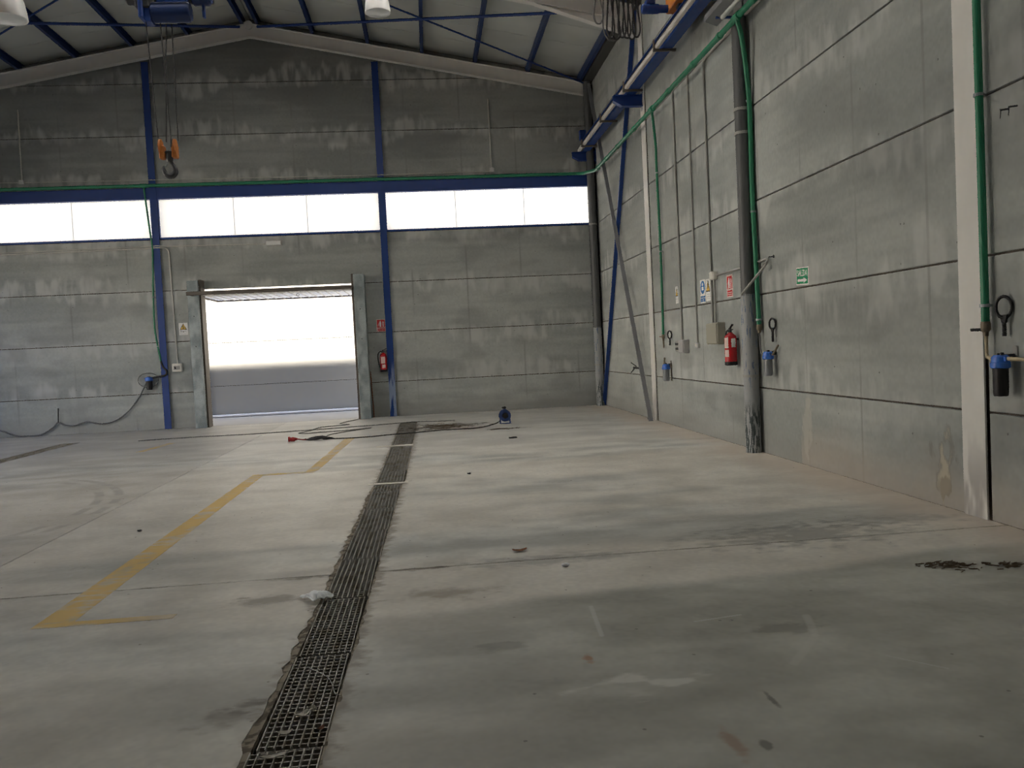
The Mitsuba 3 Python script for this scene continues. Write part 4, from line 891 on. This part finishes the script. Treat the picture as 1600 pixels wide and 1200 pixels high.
part(t, 'collar', lathe([(.034, -.022), (.044, -.022), (.045, .008), (.038, .015)], (-2.60, 15.80, .046), (1, .15, 0), 20), 'plug_red', smooth=35)
part(t, 'lead', tube(smooth_pts([(-2.46, 15.82, .04), (-2.35, 15.84, .02), (-2.25, 15.95, .012)], 6), .009, 8), 'plug_red', smooth=True)

t = thing('wall_hose', 'dark hose sagging along the foot of the back wall at the left', 'hose')
hy = D - .05
part(t, 'hose', tube(smooth_pts([(-6.60, D - .1, 1.10), (-6.78, hy, .80), (-7.02, hy, .50), (-7.32, hy, .28), (-7.65, hy, .20), (-7.95, hy, .265), (-8.08, hy, .26), (-8.28, hy, .20), (-8.48, hy, .21), (-8.64, hy, .29), (-8.78, hy, .17), (-9.05, hy, .03), (-9.35, hy, .02), (-9.60, hy, .04), (-9.95, hy, .18), (-10.4, hy, .3)], 6), .016, 8), 'cable_grey', smooth=True)
part(t, 'hook', cat([cyl((-8.635, hy - .01, .29), (-8.62, hy, .60), .014, 8), cyl((-8.62, hy, .60), (-8.64, D, .61), .014, 8)]), 'dark_steel', 'dark hose hook')

# crumpled white rag half on the drain
rng = np.random.default_rng(3)
n = 26; u, v = np.meshgrid(np.linspace(-1, 1, n), np.linspace(-1, 1, n)); uu, vv = u * np.sqrt(1 - v * v / 2), v * np.sqrt(1 - u * u / 2)
X = -0.775 + uu * (.100 + .015 * np.sin(3 * vv)); Y = 5.36 + vv * (.080 + .025 * np.cos(4 * uu)) - .02 * uu
Zh = .014 + .040 * meshkit.fbm(np.stack([uu * 1.6 + 3, vv * 1.6, 0 * u], -1), 3, 2) * (1 - .55 * (uu ** 2 + vv ** 2)) + .02 * np.abs(np.sin(4 * uu + 3 * vv)) * (1 - uu ** 2)
F = [[i * n + j, i * n + j + 1, (i + 1) * n + j + 1, (i + 1) * n + j] for i in range(n - 1) for j in range(n - 1)]
V = np.stack([X, Y, Zh], -1).reshape(-1, 3); Vb = V.copy(); Vb[:, 2] -= .004
F = np.array(F); Ft = np.vstack([F[:, [0, 1, 2]], F[:, [0, 2, 3]]])
bord = [*range(n), *[i * n + n - 1 for i in range(1, n)], *[(n - 1) * n + j for j in range(n - 2, -1, -1)], *[i * n for i in range(n - 2, 0, -1)]]
side = []
for a, b in zip(bord, bord[1:] + bord[:1]): side += [[b, a, a + n * n], [b, a + n * n, b + n * n]]
solid('rag', trimesh.Trimesh(np.vstack([V, Vb]), np.vstack([Ft, Ft[:, ::-1] + n * n, side]), process=False), 'rag_cloth', 'crumpled white rag lying half on the drain', 'rag', smooth=50)

def flake(x, y, z, w, l, a, curl, m, txt, category, base):
    n = 7; P = []
    for i in range(n):
        s = i / (n - 1) * 2 - 1; ww = w * math.sqrt(max(0, 1 - s * s * .9))
        for q in (-1, 0, 1): P.append((s * l, q * ww, curl * (s * s + .5 * q * q)))
    P = np.array(P); c, s_ = math.cos(a), math.sin(a)
    V = np.c_[x + P[:, 0] * c - P[:, 1] * s_, y + P[:, 0] * s_ + P[:, 1] * c, z + P[:, 2]]
    F = []
    for i in range(n - 1):
        for q in range(2): k = i * 3 + q; F += [[k, k + 1, k + 4], [k, k + 4, k + 3]]
    F = np.array(F); V2 = V - [0, 0, .0015]; N = len(V)
    bd = [*range(0, N, 3), N - 2, *range(N - 1, 0, -3), 1]; sd = []
    for p, r in zip(bd, bd[1:] + bd[:1]): sd += [[p, r, r + N], [p, r + N, p + N]]
    m_ = trimesh.Trimesh(np.vstack([V, V2]), np.vstack([F, F[:, ::-1] + N, sd]), process=False)
    return solid(base, m_, m, txt, category)
flake(.60, 6.24, .004, .03, .055, .1, .014, 'leaf_brown', 'small brown leaf lying on the floor right of the drain', 'leaf', 'dry_leaf')
flake(-.61, 3.62, .004, .022, .035, .8, .012, 'paper_pale', 'pale dry leaf lying on the near drain grates, farthest of the litter', 'leaf', 'dry_leaf')
flake(-.57, 3.66, .006, .014, .022, 1.8, .012, 'paper_pale', 'small pale scrap beside the dry leaf on the drain grates', 'scrap', 'paper_scrap')
flake(-.655, 3.46, .004, .016, .03, .2, .008, 'paper_pale', 'pale paper scrap lying on the drain grates left of the tan chip', 'scrap', 'paper_scrap')
flake(-.665, 3.265, .004, .012, .055, .15, .006, 'paper_pale', 'pale long scrap lying on the drain grates at the picture bottom', 'scrap', 'paper_scrap')
flake(-.515, 3.47, .004, .012, .018, .9, .008, 'leaf_brown', 'small tan chip at the right edge of the near drain grates', 'scrap', 'paper_scrap')
solid('bent_wire', tube(smooth_pts([(-.655, 4.17, .004), (-.60, 4.09, .010), (-.545, 4.00, .012), (-.515, 3.91, .008), (-.495, 3.82, .006), (-.47, 3.80, .004)], 6), .0022, 6), 'conduit_grey', 'thin bent grey wire lying on the drain grates', 'wire', smooth=True)
solid('rubber_piece', bx(1.27, 1.41, 14.13, 14.20, .0, .022, .008), 'black_rubber', 'flat black rubber piece lying on the floor before the cable reel', 'rubber piece')
solid('pebble', trimesh.creation.icosphere(2, .022).apply_transform(np.diag([1.3, 1, .6, 1])).apply_translation([.86, 5.72, .012]), 'kerb_stone', 'pale pebble lying on the floor right of the drain', 'pebble', smooth=True)
solid('pebble', trimesh.creation.icosphere(2, .016).apply_transform(np.diag([1.5, 1, .6, 1])).apply_translation([.42, 10.35, .009]), 'dark_steel', 'dark crumb lying on the floor right of the pale drain strip', 'pebble', smooth=True)
solid('pebble', trimesh.creation.icosphere(2, .014).apply_transform(np.diag([1.5, 1, .6, 1])).apply_translation([-2.72, 8.05, .008]), 'dark_steel', 'dark crumb lying on the floor left of the long yellow line', 'pebble', smooth=True)

def litter(base, txt, cx, cy, rx, ry, n, m, lmax=.09, seed=1):
    r = np.random.default_rng(seed); ms = []
    for i in range(n):
        a = r.normal(0, .45) + (math.pi if r.random() < .5 else 0); q = r.normal(0, .45, 2); l = lmax * (.35 + .65 * r.random())
        x, y = cx + q[0] * rx, cy + q[1] * ry; z = .003 + .012 * r.random() * math.exp(-(q ** 2).sum() * 2)
        ms.append(cyl((x, y, z), (x + l * math.cos(a), y + l * math.sin(a), z + .01 * (r.random() - .3)), .0022 + .002 * r.random(), 4))
    solid(base, cat(ms), m, txt, 'debris', kind='stuff')
litter('straw_debris', 'dark straw and dirt scattered on the floor right of the far drain end', .22, 17.1, .75, .75, 150, 'straw', .20, 2)
litter('straw_debris', 'dark brown shreds scattered near the right wall in the foreground', 3.22, 5.04, .16, .12, 70, 'straw', .06, 3)
litter('straw_debris', 'smaller dark brown shreds at the right picture edge', 3.52, 4.96, .12, .08, 34, 'straw', .06, 4)
litter('straw_debris', 'dark shreds on the floor before the cable reel', 1.3, 15.9, .30, .10, 40, 'straw', .10, 5)
